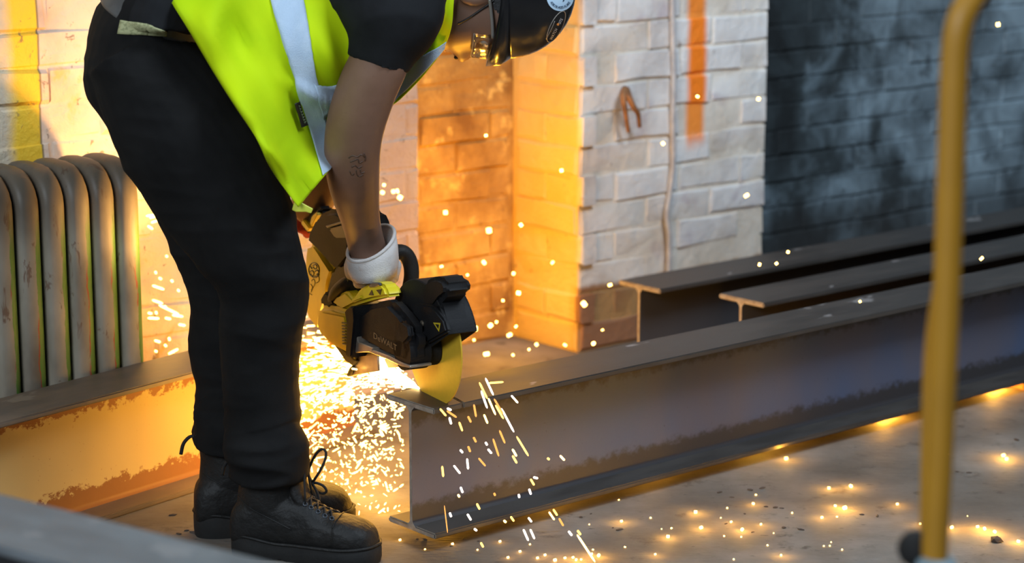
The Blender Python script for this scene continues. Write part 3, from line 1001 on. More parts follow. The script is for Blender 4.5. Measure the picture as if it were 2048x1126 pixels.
# ---- high visibility vest: near panel over the back and down the far side
HEM = [(296, -80, 4.02), (340, 0, 3.885), (378, 62, 3.862), (430, 150, 3.845), (472, 216, 3.83), (512, 276, 3.82), (536, 328, 3.82), (562, 368, 3.825), (598, 413, 3.84)]
BOT = [(598, 413, 3.84), (655, 345, 4.00), (708, 285, 4.08), (762, 232, 4.10), (806, 192, 4.09), (854, 143, 4.07), (887, 98, 4.06), (903, 54, 4.05), (908, 0, 4.07), (915, -60, 4.10)]
TOP = [(296, -80, 4.02), (390, -130, 4.06), (480, -155, 4.08), (560, -170, 4.10), (640, -178, 4.12), (710, -175, 4.13), (770, -165, 4.14), (820, -150, 4.14), (870, -120, 4.13), (915, -60, 4.10)]
NU, NV = 60, 72
hem = catmull(HEM, 12); bot = catmull(BOT, 12); top = catmull(TOP, 12)
def samp(L, u):
    x = u * (len(L) - 1); i = min(int(x), len(L) - 2); f = x - i
    return L[i] * (1 - f) + L[i + 1] * f
right_end = [bot[-1]] * 2
vf1 = SNoise(41, 1.0, n=8)
def vest_fold(px, py, u, v):
    """cloth relief in metres, positive towards the viewer"""
    hang = u ** 1.5
    w1 = math.sin((px * 0.55 - py * 0.25) / 26.0 + 1.6 * math.sin(py / 95.0))
    w2 = math.sin((px * 0.8 + py * 0.35) / 19.0 + 2.0 * math.sin(px / 70.0 + 1.0))
    w3 = math.sin(py / 38.0 + 2.2 * math.sin(px / 60.0))
    d = 0.004 * w3 + (0.003 + 0.011 * hang) * (1 - abs(w1)) * 0.8 + (0.002 + 0.004 * hang) * w2
    for cx, cy, ax, ay, r, A in ((560, 330, .55, .83, 16, .016), (530, 300, .8, .6, 14, .010), (618, 388, .5, .85, 10, -.012), (660, 120, .3, .95, 22, .010), (650, 200, .9, .4, 12, .008), (450, 110, .5, .86, 20, .007), (500, 60, .3, .95, 18, .006), (560, 180, .25, .97, 16, .006)):
        qx, qy = px - cx, py - cy
        along = qx * ax + qy * ay; across = -qx * ay + qy * ax
        d += A * math.exp(-(across / r) ** 2 - (along / 70) ** 2)
    return d
VP = np.zeros((NU + 1, NV + 1, 3)); VW = {}
verts = []
for i in range(NU + 1):
    u = i / NU
    for j in range(NV + 1):
        v = j / NV
        # Coons patch with the right side collapsed on the neck point
        L = samp(hem, u); R = bot[-1]
        T = samp(top, v); B = samp(bot, v)
        q = (1 - v) * L + v * R + (1 - u) * T + u * B - ((1 - u) * (1 - v) * hem[0] + (1 - u) * v * top[-1] + u * (1 - v) * hem[-1] + u * v * bot[-1])
        q = np.array(q)
        # belly of the near side over the trunk
        q[2] -= 0.085 * math.sin(pi * min(1, u * 1.15)) * math.sin(pi * v ** 0.75) ** 0.8 * (1 - 0.45 * u)
        q[2] -= 3.0 * vest_fold(q[0], q[1], u, v)
        VP[i, j] = q
        verts.append(UY(q[0], q[1], q[2]))
nv1 = len(verts)
faces = []
W = NV + 1
for i in range(NU):
    for j in range(NV):
        k = i * W + j
        faces.append((k, k + W, k + W + 1, k + 1))
# far side: mirrored across the spine, shorter in front
for i in range(NU + 1):
    for j in range(NV + 1):
        q = verts[i * W + j]
        f = min(1.0, i / NU * 1.0)
        verts.append(Vector((q.x, 8.26 - q.y if i else q.y, q.z + 0.05 * f)))
for i in range(int(NU * 0.8)):
    for j in range(NV):
        k = nv1 + i * W + j
        faces.append((k, k + 1, k + W + 1, k + W))
vest = link('high_visibility_vest', pymesh('high_visibility_vest', verts, faces), m_vest, None, True)
md = vest.modifiers.new('thick', 'SOLIDIFY'); md.thickness = 0.0022
to_person(vest)
BT_v = BVHTree.FromPolygons(verts[:nv1], [f for f in faces if max(f) < nv1])

def strip(name, tree, left, right, m, n=40, k=8, off=0.003, thick=0.0012, depth_fallback=None):
    """tape between two picture polylines, laid on the cloth"""
    Lp = catmull([np.array(q, float) for q in left], 8); Rp = catmull([np.array(q, float) for q in right], 8)
    V = []; Fc = []
    for i in range(n + 1):
        a = samp(Lp, i / n); b = samp(Rp, i / n)
        for j in range(k + 1):
            q = a * (1 - j / k) + b * (j / k)
            p = project(tree, q[0], q[1], off)
            if p is None: p = V[-1] if V else UY(q[0], q[1], 3.9)
            V.append(p)
    for i in range(n):
        for j in range(k):
            q = i * (k + 1) + j
            Fc.append((q, q + 1, q + k + 2, q + k + 1))
    o = link(name, pymesh(name, V, Fc), m, None, True)
    md = o.modifiers.new('thick', 'SOLIDIFY'); md.thickness = thick; md.offset = 0
    o.parent = vest
    return o
strip('reflective_band', BT_v, [(520, -90), (540, 0), (560, 65), (583, 140), (601, 205), (618, 262), (634, 318), (644, 352)],
      [(588, -90), (606, 0), (618, 70), (630, 150), (642, 200), (652, 246), (658, 300), (662, 338)], m_band, 60, 10)
strip('reflective_band', BT_v, [(626, 170), (660, 170), (690, 163), (730, 165), (765, 168), (796, 152), (824, 128), (856, 106), (890, 82)],
      [(646, 238), (660, 226), (680, 240), (716, 260), (756, 238), (798, 196), (818, 178), (852, 141), (886, 97)], m_band, 60, 8, 0.0035)
strip('size_tag', BT_v, [(581, 206), (585, 220), (594, 256)], [(595, 197), (600, 222), (609, 248)], m_black, 10, 3, 0.009)
m_print = plain('pale_green_print', (0.14, 0.18, 0.09), None, 10, 0.8)
pr = strokes('tag_print', BT_v, [[(588 + 1.7 * k, 209 + 5.6 * k), (594 + 1.5 * k, 206.5 + 5.6 * k)] for k in range(7)] + [[(589 + 1.7 * k, 212 + 5.6 * k), (592 + 1.6 * k, 208 + 5.6 * k)] for k in range(7)], 0.0007, m_print, 0.0105)
pr.parent = vest
# zip pull at the lowest corner
m_zip = plain('lime_zip_pull', (0.62, 0.66, 0.06), None, 10, 0.5)
za = [UY(x, y, 3.835) for x, y in ((588, 405), (596, 402), (626, 418), (622, 427), (612, 424), (592, 424), (584, 420))]
zp = bm_obj('zip_pull', prism_bm(za, [p + Vector((0, .004, 0)) for p in za], 0.001, 1), m_zip); zp.parent = vest

# ---- helmet
HC = hp(-.022, 0, .046)
def helm_pt(u, ang, k=1.0, du=0.0):
    """dome point: u above the brim 0..1 of the height, ang 0 = front"""
    a = .130
    c = sqrt(max(0, 1 - u * u))
    f = (.128 if cos(ang) > 0 else .140) * c * cos(ang) * k
    l = .108 * c * sin(ang) * k
    return HC + HF * f + HL * l + HU * (a * u + du)
acc = Acc()
NS = 64
outer = [[helm_pt(u, 2 * pi * k / NS) + Vector() for k in range(NS)] for u in (0, .05, .12, .2, .3, .42, .54, .66, .76, .85, .92, .97, .995)]
inner = [[HC + (p - HC) * 0.972 for p in R] for R in outer]
acc.loft(inner[::-1] + outer, cap=True)
m_helm = plain('glossy_black_helmet', (0.010, 0.010, 0.011), None, 10, 0.22, 0, 0.02, 30, 0.5)
helmet = link('helmet', acc.mesh('helmet'), m_helm, None, True); to_person(helmet)
# brim and short peak
acc = Acc(); R0 = []; R1 = []; R2 = []; R3 = []
for k in range(NS):
    a = 2 * pi * k / NS
    fr = max(0, cos(a))
    p = helm_pt(0, a); d = (p - HC).normalized()
    e = .009 + .014 * fr ** 2; dr = -.010 - .034 * fr ** 1.5
    R0.append(p - d * .004 + HU * .010); R1.append(p + d * e * 0.55 + HU * (dr * 0.45 + .004)); R2.append(p + d * e * 0.6 + HU * dr); R3.append(p - d * .005 + HU * (dr * 0.9 - .001))
acc.loft([R0, R1, R2, R3], closed=True)
brim = link('peak', acc.mesh('peak'), m_helm, None, True); brim.parent = helmet
BT_h = BVHTree.FromPolygons(helmet.data.vertices and [v.co for v in helmet.data.vertices], [p.vertices for p in helmet.data.polygons])

m_stk = plain('pale_blue_sticker', (0.50, 0.68, 0.85), None, 10, 0.5)
m_ink = plain('dark_blue_ink', (0.03, 0.07, 0.13), None, 10, 0.5)
m_white = plain('white_print', (0.75, 0.75, 0.78), None, 10, 0.5)
m_orange = plain('orange_print', (0.85, 0.35, 0.08), None, 10, 0.5)
m_line = plain('silver_line', (0.30, 0.27, 0.24), None, 10, 0.4)

def text_mesh(txt, size=1.0):
    c = bpy.data.curves.new('txt', 'FONT'); c.body = txt; c.size = size; c.align_x = 'CENTER'; c.align_y = 'CENTER'
    c.resolution_u = 2
    o = bpy.data.objects.new('txt', c); COL.objects.link(o)
    me = bpy.data.meshes.new_from_object(o.evaluated_get(bpy.context.evaluated_depsgraph_get()))
    bpy.data.objects.remove(o); bpy.data.curves.remove(c)
    return me
def map_mesh(me, fn, name, m, parent):
    bm = bmesh.new(); bm.from_mesh(me)
    bmesh.ops.subdivide_edges(bm, edges=[e for e in bm.edges if e.calc_length() > 0.4], cuts=1)
    bad = []
    for v in bm.verts:
        p = fn(v.co.x, v.co.y)
        if p is None: bad.append(v)
        else: v.co = p
    bmesh.ops.delete(bm, geom=bad, context='VERTS')
    bm.to_mesh(me); bm.free(); me.name = name
    o = link(name, me, m, None); o.parent = parent
    return o
def disc_px(name, tree, c, rx, ry, rot, m, parent, off, n=40, rings=6):
    bm = bmesh.new(); V = []
    cc = bm.verts.new(project(tree, c[0], c[1], off)); prev = None
    for r in range(1, rings + 1):
        R = []
        for k in range(n):
            a = 2 * pi * k / n
            x = rx * r / rings * cos(a); y = ry * r / rings * sin(a)
            p = project(tree, c[0] + x * cos(rot) - y * sin(rot), c[1] + x * sin(rot) + y * cos(rot), off)
            R.append(bm.verts.new(p) if p is not None else None)
        for k in range(n):
            a, b = R[k], R[(k + 1) % n]
            if a is None or b is None: continue
            if prev is None: bm.faces.new((cc, a, b))
            else:
                d, e = prev[k], prev[(k + 1) % n]
                if d and e: bm.faces.new((d, a, b, e))
        prev = R
    o = bm_obj(name, bm, m, None, True); o.parent = parent
    return o
stk = disc_px('round_sticker', BT_h, (1120, -6), 27, 28, 0, m_stk, helmet, 0.0006)
# lettering round the sticker's rim
arc = "ACCREDITED ACCESS ALLIANCE"
me_all = bmesh.new()
for k, ch in enumerate(arc):
    if ch == ' ': continue
    a = radians(150 - k * 120 / (len(arc) - 1))
    me = text_mesh(ch, 7.0)
    bm = bmesh.new(); bm.from_mesh(me); bpy.data.meshes.remove(me)
    ca, sa = cos(a - pi / 2), sin(a - pi / 2)
    for v in bm.verts:
        x, y = v.co.x * 0.8, -v.co.y
        X = x * ca - y * sa; Y = x * sa + y * ca
        p = project(BT_h, 1120 + 20.5 * cos(a) + X, -6 + 21 * sin(a) + Y, 0.0012)
        v.co = p if p else Vector((0, 0, -50))
    bmesh.ops.delete(bm, geom=[v for v in bm.verts if v.co.z < -10], context='VERTS')
    tm = bpy.data.meshes.new('t'); bm.to_mesh(tm); bm.free(); me_all.from_mesh(tm); bpy.data.meshes.remove(tm)
lt = bpy.data.meshes.new('sticker_lettering'); me_all.to_mesh(lt); me_all.free()
o = link('sticker_lettering', lt, m_ink); o.parent = helmet
mk = strokes('sticker_mark', BT_h, [[(1126, -2), (1127, 1), (1125, 1)]], 0.0009, m_ink, 0.0012); mk.parent = helmet
# oval badge with its name along it
oval = []
for k in range(41):
    a = 2 * pi * k / 40; x = 34 * cos(a); y = 11.5 * sin(a); r = radians(-63)
    oval.append((1112 + x * cos(r) - y * sin(r), 53 + x * sin(r) + y * cos(r)))
ov = strokes('oval_badge', BT_h, [oval, [(1092, 78), (1098, 66), (1104, 54), (1109, 42)]], 0.0007, m_line, 0.0006); ov.parent = helmet
def along(x, y):
    r = radians(-62)
    return project(BT_h, 1112.5 + (x * cos(r) + y * sin(r)), 57 + (x * sin(r) - y * cos(r)), 0.0012)
map_mesh(text_mesh('WATCH', 9.0), lambda x, y: along(x * 0.72 - 12, y * 0.8), 'badge_lettering', m_white, helmet)
map_mesh(text_mesh('SITE', 9.0), lambda x, y: along(x * 0.72 + 17, y * 0.8), 'badge_lettering', m_white, helmet)
disc_px('badge_dot', BT_h, (1115, 48), 2.6, 2.6, 0, m_orange, helmet, 0.0014, 12, 2)
# chin strap and the pad at the temple
strap_pts = []
for x, y in ((916, 47), (930, 40), (945, 31), (962, 19), (978, 7), (992, -4)):
    p = project(BT_body, x, y, 0.002)
    strap_pts.append(p if p else UY(x, y, 4.06))
cs = tube('chin_strap', strap_pts, 0.0020, m_black, None, 6, 4); cs.parent = helmet
pad = [(987, -20), (1012, -20), (1012, 18), (1004, 30), (990, 24), (984, 6)]
pf = [UY(x, y, 4.040) for x, y in pad]
pd = bm_obj('temple_pad', prism_bm(pf, [p + Vector((0, .016, 0)) for p in pf], 0.004, 2), m_black); pd.parent = helmet

# ---- safety glasses
def mat_lens():
    m = bpy.data.materials.new('clear_lens'); m.use_nodes = True
    nt = m.node_tree; nt.nodes.clear()
    o = nt.nodes.new('ShaderNodeOutputMaterial'); tr = nt.nodes.new('ShaderNodeBsdfTransparent'); gl = nt.nodes.new('ShaderNodeBsdfGlossy')
    mx = nt.nodes.new('ShaderNodeMixShader'); fr = nt.nodes.new('ShaderNodeFresnel'); fr.inputs[0].default_value = 1.5
    ad = nt.nodes.new('ShaderNodeMath'); ad.operation = 'MULTIPLY_ADD'; ad.inputs[1].default_value = 0.7; ad.inputs[2].default_value = 0.03
    nt.links.new(fr.outputs[0], ad.inputs[0]); nt.links.new(ad.outputs[0], mx.inputs[0])
    tr.inputs[0].default_value = (0.97, 0.97, 0.96, 1); gl.inputs[1].default_value = 0.06
    nt.links.new(tr.outputs[0], mx.inputs[1]); nt.links.new(gl.outputs[0], mx.inputs[2]); nt.links.new(mx.outputs[0], o.inputs[0])
    return m
glasses = to_person(empty('safety_glasses', hp(.09, 0, .0))); glasses.matrix_parent_inverse = Matrix.Translation(-PO)
V = []; Fc = []; nl, nu = 28, 8
for i in range(nl + 1):
    l = -.075 + .15 * i / nl
    for j in range(nu + 1):
        v = j / nu
        notch = .016 * math.exp(-(l / .012) ** 2)
        u0 = -.026 + notch + .010 * (abs(l) / .075) ** 2; u1 = .030
        u = u0 + (u1 - u0) * v
        V.append(hp(.106 - 7.5 * l * l - .004 * (2 * v - 1) ** 2 - .45 * max(0, abs(l) - .055), l, u) - glasses.location)
for i in range(nl):
    for j in range(nu):
        k = i * (nu + 1) + j; Fc.append((k, k + 1, k + nu + 2, k + nu + 1))
lens = link('lens', pymesh('lens', V, Fc), mat_lens(), glasses, True)
md = lens.modifiers.new('thick', 'SOLIDIFY'); md.thickness = 0.0018
m_clearframe = plain('clear_frame', (0.20, 0.18, 0.16), None, 10, 0.15)
edge = [V[i * (nu + 1)] for i in range(0, nl + 1)]
tube('rim', edge, 0.0011, m_clearframe, glasses, 6, 1)
for sd in (1, -1):
    tube('temple_arm', [hp(.060, sd * .0765, .018) - glasses.location, hp(.03, sd * .081, .018) - glasses.location, hp(-.02, sd * .081, .014) - glasses.location], 0.0035, m_clearframe, glasses, 6, 3)
# ------------------------------------------------------------------ cut-off saw
SE = Vector((0.48, -0.877, 0)).normalized()          # saw forward
SM = Vector((-0.877, -0.48, 0)).normalized()         # towards its visible left side
DR = 0.115
DC = UZ(868, 690, ztop - 0.013 + DR)                 # disc centre
def SP(px, py, n):
    return UP(px, py, DC + SM * n, SM)

m_yel = plain('yellow_tool_casing', (0.78, 0.58, 0.006), (0.70, 0.52, 0.006), 16, 0.38, 0, 0.06, 300)
m_ytop = plain('yellow_top_cover', (0.72, 0.58, 0.012), None, 16, 0.4)
m_tool = plain('black_tool_casing', (0.008, 0.008, 0.009), (0.012, 0.012, 0.013), 20, 0.62, 0, 0.12, 350, 0.22)
m_dark = plain('dark_rubber_grip', (0.010, 0.009, 0.008), None, 20, 0.6, 0, 0.2, 300)
m_slate = plain('slate_grey_plastic', (0.05, 0.055, 0.065), None, 20, 0.35)
m_alu = plain('bare_aluminium', (0.50, 0.44, 0.36), (0.42, 0.36, 0.30), 40, 0.38, 0.6)
m_bolt = plain('bolt_steel', (0.35, 0.30, 0.24), None, 40, 0.35, 0.8)
m_stick = plain('yellow_warning_print', (0.55, 0.42, 0.02), None, 10, 0.5)
t = NT('cutting_disc'); p_ = t.obj()
m_disc = t.fin(t.mix(t.noise(p_, 90, 3), (0.70, 0.44, 0.03), (0.58, 0.36, 0.025)), 0.5, 0.0)

saw = tag(empty('cut_off_saw', DC), 'yellow and black cordless cut-off saw held on the steel beam', 'power saw')
def S(o, parent=None):
    if parent is None:
        o.parent = saw; o.matrix_parent_inverse = Matrix.Translation(-DC)
    else:
        o.parent = parent
    return o
def plate(name, poly, n0, n1, m, bevel=0.004, seg=2, parent=None):
    f = [SP(x, y, n0) for x, y in poly]
    b = [q + SM * (n1 - n0) for q in f]
    o = bm_obj(name, prism_bm(f, b, bevel, seg), m); sharp(o.data, 40)
    return S(o, parent)
def arc_pts(r, a0, a1, n=28):
    return [DC + SE * (r * cos(radians(a0 + (a1 - a0) * k / n))) + UPZ * (r * sin(radians(a0 + (a1 - a0) * k / n))) for k in range(n + 1)]

# disc, flange and arbor
o = S(bm_obj('cutting_disc', cyl_bm(DC, SM, DR, -0.0015, 0.0015, 72), m_disc)); sharp(o.data, 40)
o = S(bm_obj('arbor_flange', cyl_bm(DC, SM, 0.030, 0.0015, 0.012, 40, 0.002), m_bolt)); sharp(o.data, 40)
# guard: hollow drum over the disc
gp = arc_pts(0.1285, 22, 206, 44)
for nm, n0, n1 in (('guard_side', 0.026, 0.031), ('guard_side', -0.031, -0.026)):
    poly = gp + [DC + SE * (-0.055) - UPZ * 0.02, DC + SE * 0.02 - UPZ * 0.005]
    o = S(bm_obj(nm, prism_bm([q + SM * n1 for q in poly], [q + SM * n0 for q in poly], 0.0015, 1), m_tool)); sharp(o.data, 40)
outer = arc_pts(0.1285, 22, 206, 44); inner = arc_pts(0.124, 22, 206, 44)
pr_ = outer + inner[::-1]
o = S(bm_obj('guard_rim', prism_bm([q + SM * 0.030 for q in pr_], [q - SM * 0.030 for q in pr_], 0.001, 1), m_tool)); sharp(o.data, 40)
# front hood of the guard and its grey end
plate('guard_hood', [(838, 582), (844, 564), (858, 555), (874, 553), (884, 558), (892, 574), (890, 592), (878, 602), (868, 616), (844, 622)], 0.034, -0.022, m_tool, 0.010, 3)
plate('guard_hood_end', [(862, 612), (880, 604), (889, 640), (893, 657), (868, 670), (846, 664)], 0.031, -0.020, m_tool, 0.005, 2)
plate('hood_edge', [(890, 622), (898, 626), (906, 660), (899, 664)], 0.012, -0.016, m_slate, 0.002, 2)
plate('guard_shoe', [(828, 604), (862, 610), (886, 640), (893, 664), (852, 688), (832, 670), (822, 640)], 0.040, 0.028, m_tool, 0.004, 2)
o = S(bm_obj('guard_screw', cyl_bm(SP(846, 647, 0.0398), SM, 0.0058, 0, 0.004, 20, 0.001), m_bolt)); sharp(o.data, 40)
tri = [(866, 645), (881, 646), (878, 664)]
o = S(bm_obj('warning_triangle', prism_bm([SP(x, y, 0.0408) for x, y in tri], [SP(x, y, 0.0400) for x, y in tri]), m_stick))
ti = [(870, 648), (878, 649), (876.5, 658)]
S(bm_obj('triangle_field', prism_bm([SP(x, y, 0.0411) for x, y in ti], [SP(x, y, 0.0404) for x, y in ti]), m_tool))

# gear arm with the maker's name
arm_poly = [(712, 640), (718, 622), (742, 606), (772, 600), (794, 622), (812, 646), (824, 662), (826, 704), (816, 732), (800, 728), (772, 716), (742, 698), (720, 686)]
arm = plate('gear_arm', arm_poly, 0.074, 0.034, m_tool, 0.013, 4)
plate('arm_lip', [(712, 691), (738, 697), (778, 712), (802, 725), (820, 731), (820, 737), (800, 732), (774, 719), (736, 704), (712, 699)], 0.076, 0.030, m_alu, 0.0015, 1)
plate('arm_end_plate', [(704, 646), (709, 652), (716, 684), (746, 696), (742, 704), (706, 706)], 0.0765, 0.030, m_alu, 0.0015, 1)
ARMV = [v.co.copy() for v in arm.data.vertices]
def on_arm(x, y):
    bx, by, sx = 770, 684, 0.56     # baseline follows the arm
    return SP(bx + x, by + x * sx - y, 0.0748)
m_name = plain('moulded_name', (0.20, 0.15, 0.09), None, 10, 0.4)
nm_ = map_mesh(text_mesh('DeWALT', 15.0), lambda x, y: on_arm(x * 0.78, y * 1.15), 'maker_name', m_name, arm)
# hub drums at the front of the arm
for c, r, n0, n1, bv in (((804, 702), 0.037, 0.030, 0.074, 0.006), ((822, 700), 0.0335, 0.004, 0.052, 0.004)):
    o = S(bm_obj('hub', cyl_bm(SP(c[0], c[1], n0) if False else SP(c[0], c[1], n1) - SM * n1, SM, r, n0, n1, 40, bv), m_tool)); sharp(o.data, 40)
plate('clutch_boss', [(788, 652), (802, 640), (816, 650), (820, 676), (806, 692), (790, 684)], 0.082, 0.070, m_tool, 0.006, 3)

# motor body
plate('motor_casing', [(634, 612), (660, 612), (692, 622), (700, 640), (699, 700), (692, 708), (656, 690), (638, 672), (631, 648)], 0.078, -0.040, m_yel, 0.010, 3)
plate('casing_panel', [(642, 622), (688, 632), (692, 650), (690, 690), (660, 676), (642, 656)], 0.081, 0.074, m_yel, 0.003, 2)
vent = plate('vent_frame', [(688, 622), (700, 612), (706, 614), (708, 642), (701, 716), (690, 713), (693, 650)], 0.086, -0.040, m_tool, 0.003, 2)
for k in range(8):
    y = 644 + k * 6.0
    plate('vent_slot', [(683 + k * 0.15, y), (694, y + 2.0), (694, y + 5.0), (683 + k * 0.15, y + 3.0)], 0.0835, 0.0805, m_black, 0.0004, 1, None)
# rear casing and its dark cover
rear = plate('rear_casing', [(609, 512), (612, 488), (626, 484), (664, 542), (656, 566), (650, 606), (640, 640), (637, 668), (616, 642), (605, 610), (606, 560)], 0.052, -0.030, m_yel, 0.010, 3)
plate('battery_cover', [(611, 486), (616, 458), (628, 434), (646, 421), (668, 418), (686, 428), (694, 446), (699, 474), (697, 520), (676, 546), (662, 540), (632, 506)], 0.066, -0.030, m_tool, 0.014, 3)
plate('cover_panel', [(656, 458), (690, 449), (694, 470), (692, 476), (668, 476)], 0.071, 0.060, m_slate, 0.003, 2)
plate('cover_edge', [(650, 452), (686, 441), (690, 446), (654, 457)], 0.070, 0.060, m_slate, 0.0015, 1)
plate('grip_column', [(662, 540), (697, 518), (706, 548), (694, 580), (690, 604), (664, 614), (650, 602), (650, 588)], 0.062, -0.010, m_dark, 0.010, 3)
plate('trigger_guard', [(640, 596), (648, 582), (662, 592), (668, 612), (654, 616), (641, 610)], 0.072, 0.050, m_tool, 0.005, 2)
# yellow top cover with icons
topc = plate('top_cover', [(660, 606), (672, 590), (690, 582), (704, 596), (716, 578), (742, 565), (760, 566), (768, 574), (775, 594), (742, 600), (706, 611), (684, 622)], 0.070, 0.036, m_ytop, 0.006, 3)
plate('cover_latch', [(736, 571), (744, 565), (756, 565), (759, 571), (748, 575), (738, 575)], 0.0725, 0.066, m_slate, 0.0015, 1)
for q in ([(737, 590), (743, 580), (747, 591)], [(752, 580), (763, 578), (760, 590)]):
    plate('warning_icon', q, 0.0712, 0.0700, m_black, 0.0001, 1)
plate('cover_facet', [(700, 600), (720, 588), (724, 598), (704, 606)], 0.073, 0.066, m_ytop, 0.003, 2)

# round emblem and scroll printed on the rear casing
def saw_strokes(name, lines, r, n, m):
    acc = Acc()
    for L in lines:
        P = [SP(x, y, n) for x, y in L]
        P = [Vector(c) for c in catmull(P, 3)] if len(P) > 2 else P
        rings = []
        for i, q in enumerate(P):
            tt = (P[min(i + 1, len(P) - 1)] - P[max(i - 1, 0)]).normalized(); a = tt.orthogonal().normalized(); b = tt.cross(a)
            rings.append([q + a * (r * cos(k * pi / 3)) + b * (r * sin(k * pi / 3)) for k in range(6)])
        acc.loft(rings)
    return link(name, acc.mesh(name), m, None, True)
circ = [(628 + 10.5 * cos(2 * pi * k / 20), 540 + 14.5 * sin(2 * pi * k / 20)) for k in range(21)]
S(saw_strokes('emblem', [circ, [(621, 548), (625, 552), (628, 546), (624, 541), (620, 544)], [(626, 531), (631, 529), (634, 534), (630, 538), (626, 534)],
                         [(630, 543), (635, 540), (637, 545), (633, 549)], [(620, 533), (624, 537)], [(629, 552), (634, 553), (638, 549)]], 0.0011, 0.0526, m_black))
S(saw_strokes('emblem_scroll', [[(623, 562), (627, 558), (630, 564), (628, 572), (622, 580)], [(632, 556), (637, 552), (638, 562), (632, 566)],
                                [(621, 568), (625, 574), (622, 584)], [(618, 586), (624, 590)]], 0.0006, 0.0526, m_dark))

# front loop handle: over the top and down the far side
GY = 4.16
hpts = [SP(668, 606, 0.055), SP(676, 584, 0.060), UY(696, 566, GY + .085), UY(722, 548, GY + .072), UY(760, 524, GY + .072), UY(790, 506, GY + .078), UY(808, 506, GY + .085), UY(820, 524, GY + .09), UY(823, 552, GY + .09), UY(816, 590, GY + .09)]
S(tube('front_handle', hpts, 0.0155, m_dark, None, 14, 5))
# rear handle and trigger
plate('rear_handle', [(604, 446), (612, 430), (626, 418), (636, 412), (642, 424), (630, 440), (620, 458), (612, 470), (604, 462)], 0.018, -0.018, m_tool, 0.008, 3)
plate('handle_inlay', [(619, 446), (623, 432), (632, 424), (634, 430), (628, 440), (622, 454)], 0.022, 0.010, m_yel, 0.002, 2)
plate('handle_stay', [(600, 440), (606, 438), (618, 456), (614, 464), (603, 450)], 0.026, 0.012, m_yel, 0.002, 2)
# skid plate and foot under the arm
sk = plate('skid_plate', [(712, 712), (754, 702), (757, 742), (700, 752), (704, 732)], 0.052, 0.048, m_alu, 0.001, 1)
plate('skid_arm', [(666, 688), (672, 686), (700, 712), (712, 722), (704, 732), (690, 722)], 0.060, 0.040, m_dark, 0.002, 1)
plate('skid_foot', [(692, 750), (698, 736), (704, 730), (705, 738), (699, 752), (694, 754)], 0.058, 0.038, m_dark, 0.002, 1)
o = S(bm_obj('skid_bolt', cyl_bm(SP(716, 712, 0.052), SM, 0.005, 0, 0.006, 16, 0.001), m_dark))
plate('guide_plate', [(768, 718), (792, 716), (806, 734), (776, 736)], 0.030, 0.026, m_alu, 0.001, 1)

# ------------------------------------------------------------------ gloves on the handles
def mat_glove(name, a, b, dirty):
    t = NT(name); p = t.obj(); n1 = t.noise(p, 16, 4); n2 = t.noise(t.mulv(p, (1, 1, 1)), 420, 2)
    c = t.mix(t.step(n1, 0.40, 0.70), a, b)
    c = t.mix(t.math('MULTIPLY', t.step(t.noise(p, 24, 3), 0.60, 0.70), 0.5), c, dirty)
    t.bump(n2, 0.5, 0.002)
    return t.fin(c, 0.9, 0, 0.1)
m_glove = mat_glove('white_knitted_glove', (0.60, 0.57, 0.55), (0.50, 0.46, 0.43), (0.34, 0.20, 0.13))
m_glover = mat_glove('dark_red_glove', (0.20, 0.03, 0.025), (0.14, 0.03, 0.03), (0.06, 0.02, 0.02))

def secs_px(L):
    return [(*UY(x, y, Y), r, r * 0.95) for x, y, Y, r in L]
GY = 4.16
hand = [limb_rings(px_secs([(740, 512, GY + .010, 43, .036), (742, 530, GY + .012, 48, .038), (748, 548, GY + .020, 47, .034), (751, 560, GY + .03, 40, .024)]), 24, 4, p=2.4)]
for k in range(4):
    x0 = 716 + k * 23; y0 = 552 - k * 3.5 - (2 if k in (1, 2) else 0); ln = (0.9, 1.0, 0.97, 0.82)[k]
    hand.append(limb_rings(secs_px([(x0 + 4, y0 - 10, GY + .010, .0125), (x0 + 1, y0 + 8 * ln, GY + .012, .0118), (x0, y0 + 17 * ln, GY + .034, .0112), (x0 + 1, y0 + 12 * ln, GY + .062, .0105), (x0 + 2, y0 - 2, GY + .076, .0098)]), 12, 4, round_ends=True))
hand.append(limb_rings(secs_px([(706, 520, GY + .02, .015), (699, 534, GY + .03, .0135), (700, 548, GY + .05, .012), (706, 552, GY + .07, .0105)]), 12, 4, round_ends=True))
kn = SNoise(61, 45)
glove = to_person(fuse('glove', hand, 0.0030, m_glove, None, 3, lambda P: .0016 * kn(P)))
# open knitted cuff around the wrist
cuff_secs = [((742, 487), 49, .62, -24), ((744, 510), 52, .50, -20), ((747, 534), 51, .34, -13), ((749, 555), 45, .22, -8)]
ro = []; ri = []
for (c, rx, dip, tilt) in cuff_secs:
    a = radians(tilt); R = []; Q = []
    for k in range(40):
        th = 2 * pi * k / 40
        for rr, L in ((1.0, R), (0.92, Q)):
            lx = rx * rr * cos(th); dep = 0.050 * rr * sin(th)
            L.append(UY(c[0] + lx, c[1] + lx * math.tan(a), GY + .004 - dep) - UPZ * (dip * dep))
    ro.append(R); ri.append(Q)
acc = Acc(); acc.loft(ro + ri[::-1], cap=False, closed=True)
cuff = link('glove_cuff', acc.mesh('glove_cuff'), m_glove, None, True); cuff.parent = glove
lip = tube('cuff_hem', [(a + b) / 2 for a, b in zip(ro[0], ri[0])], 0.0038, m_glove, None, 8, 1, closed=True); lip.parent = glove

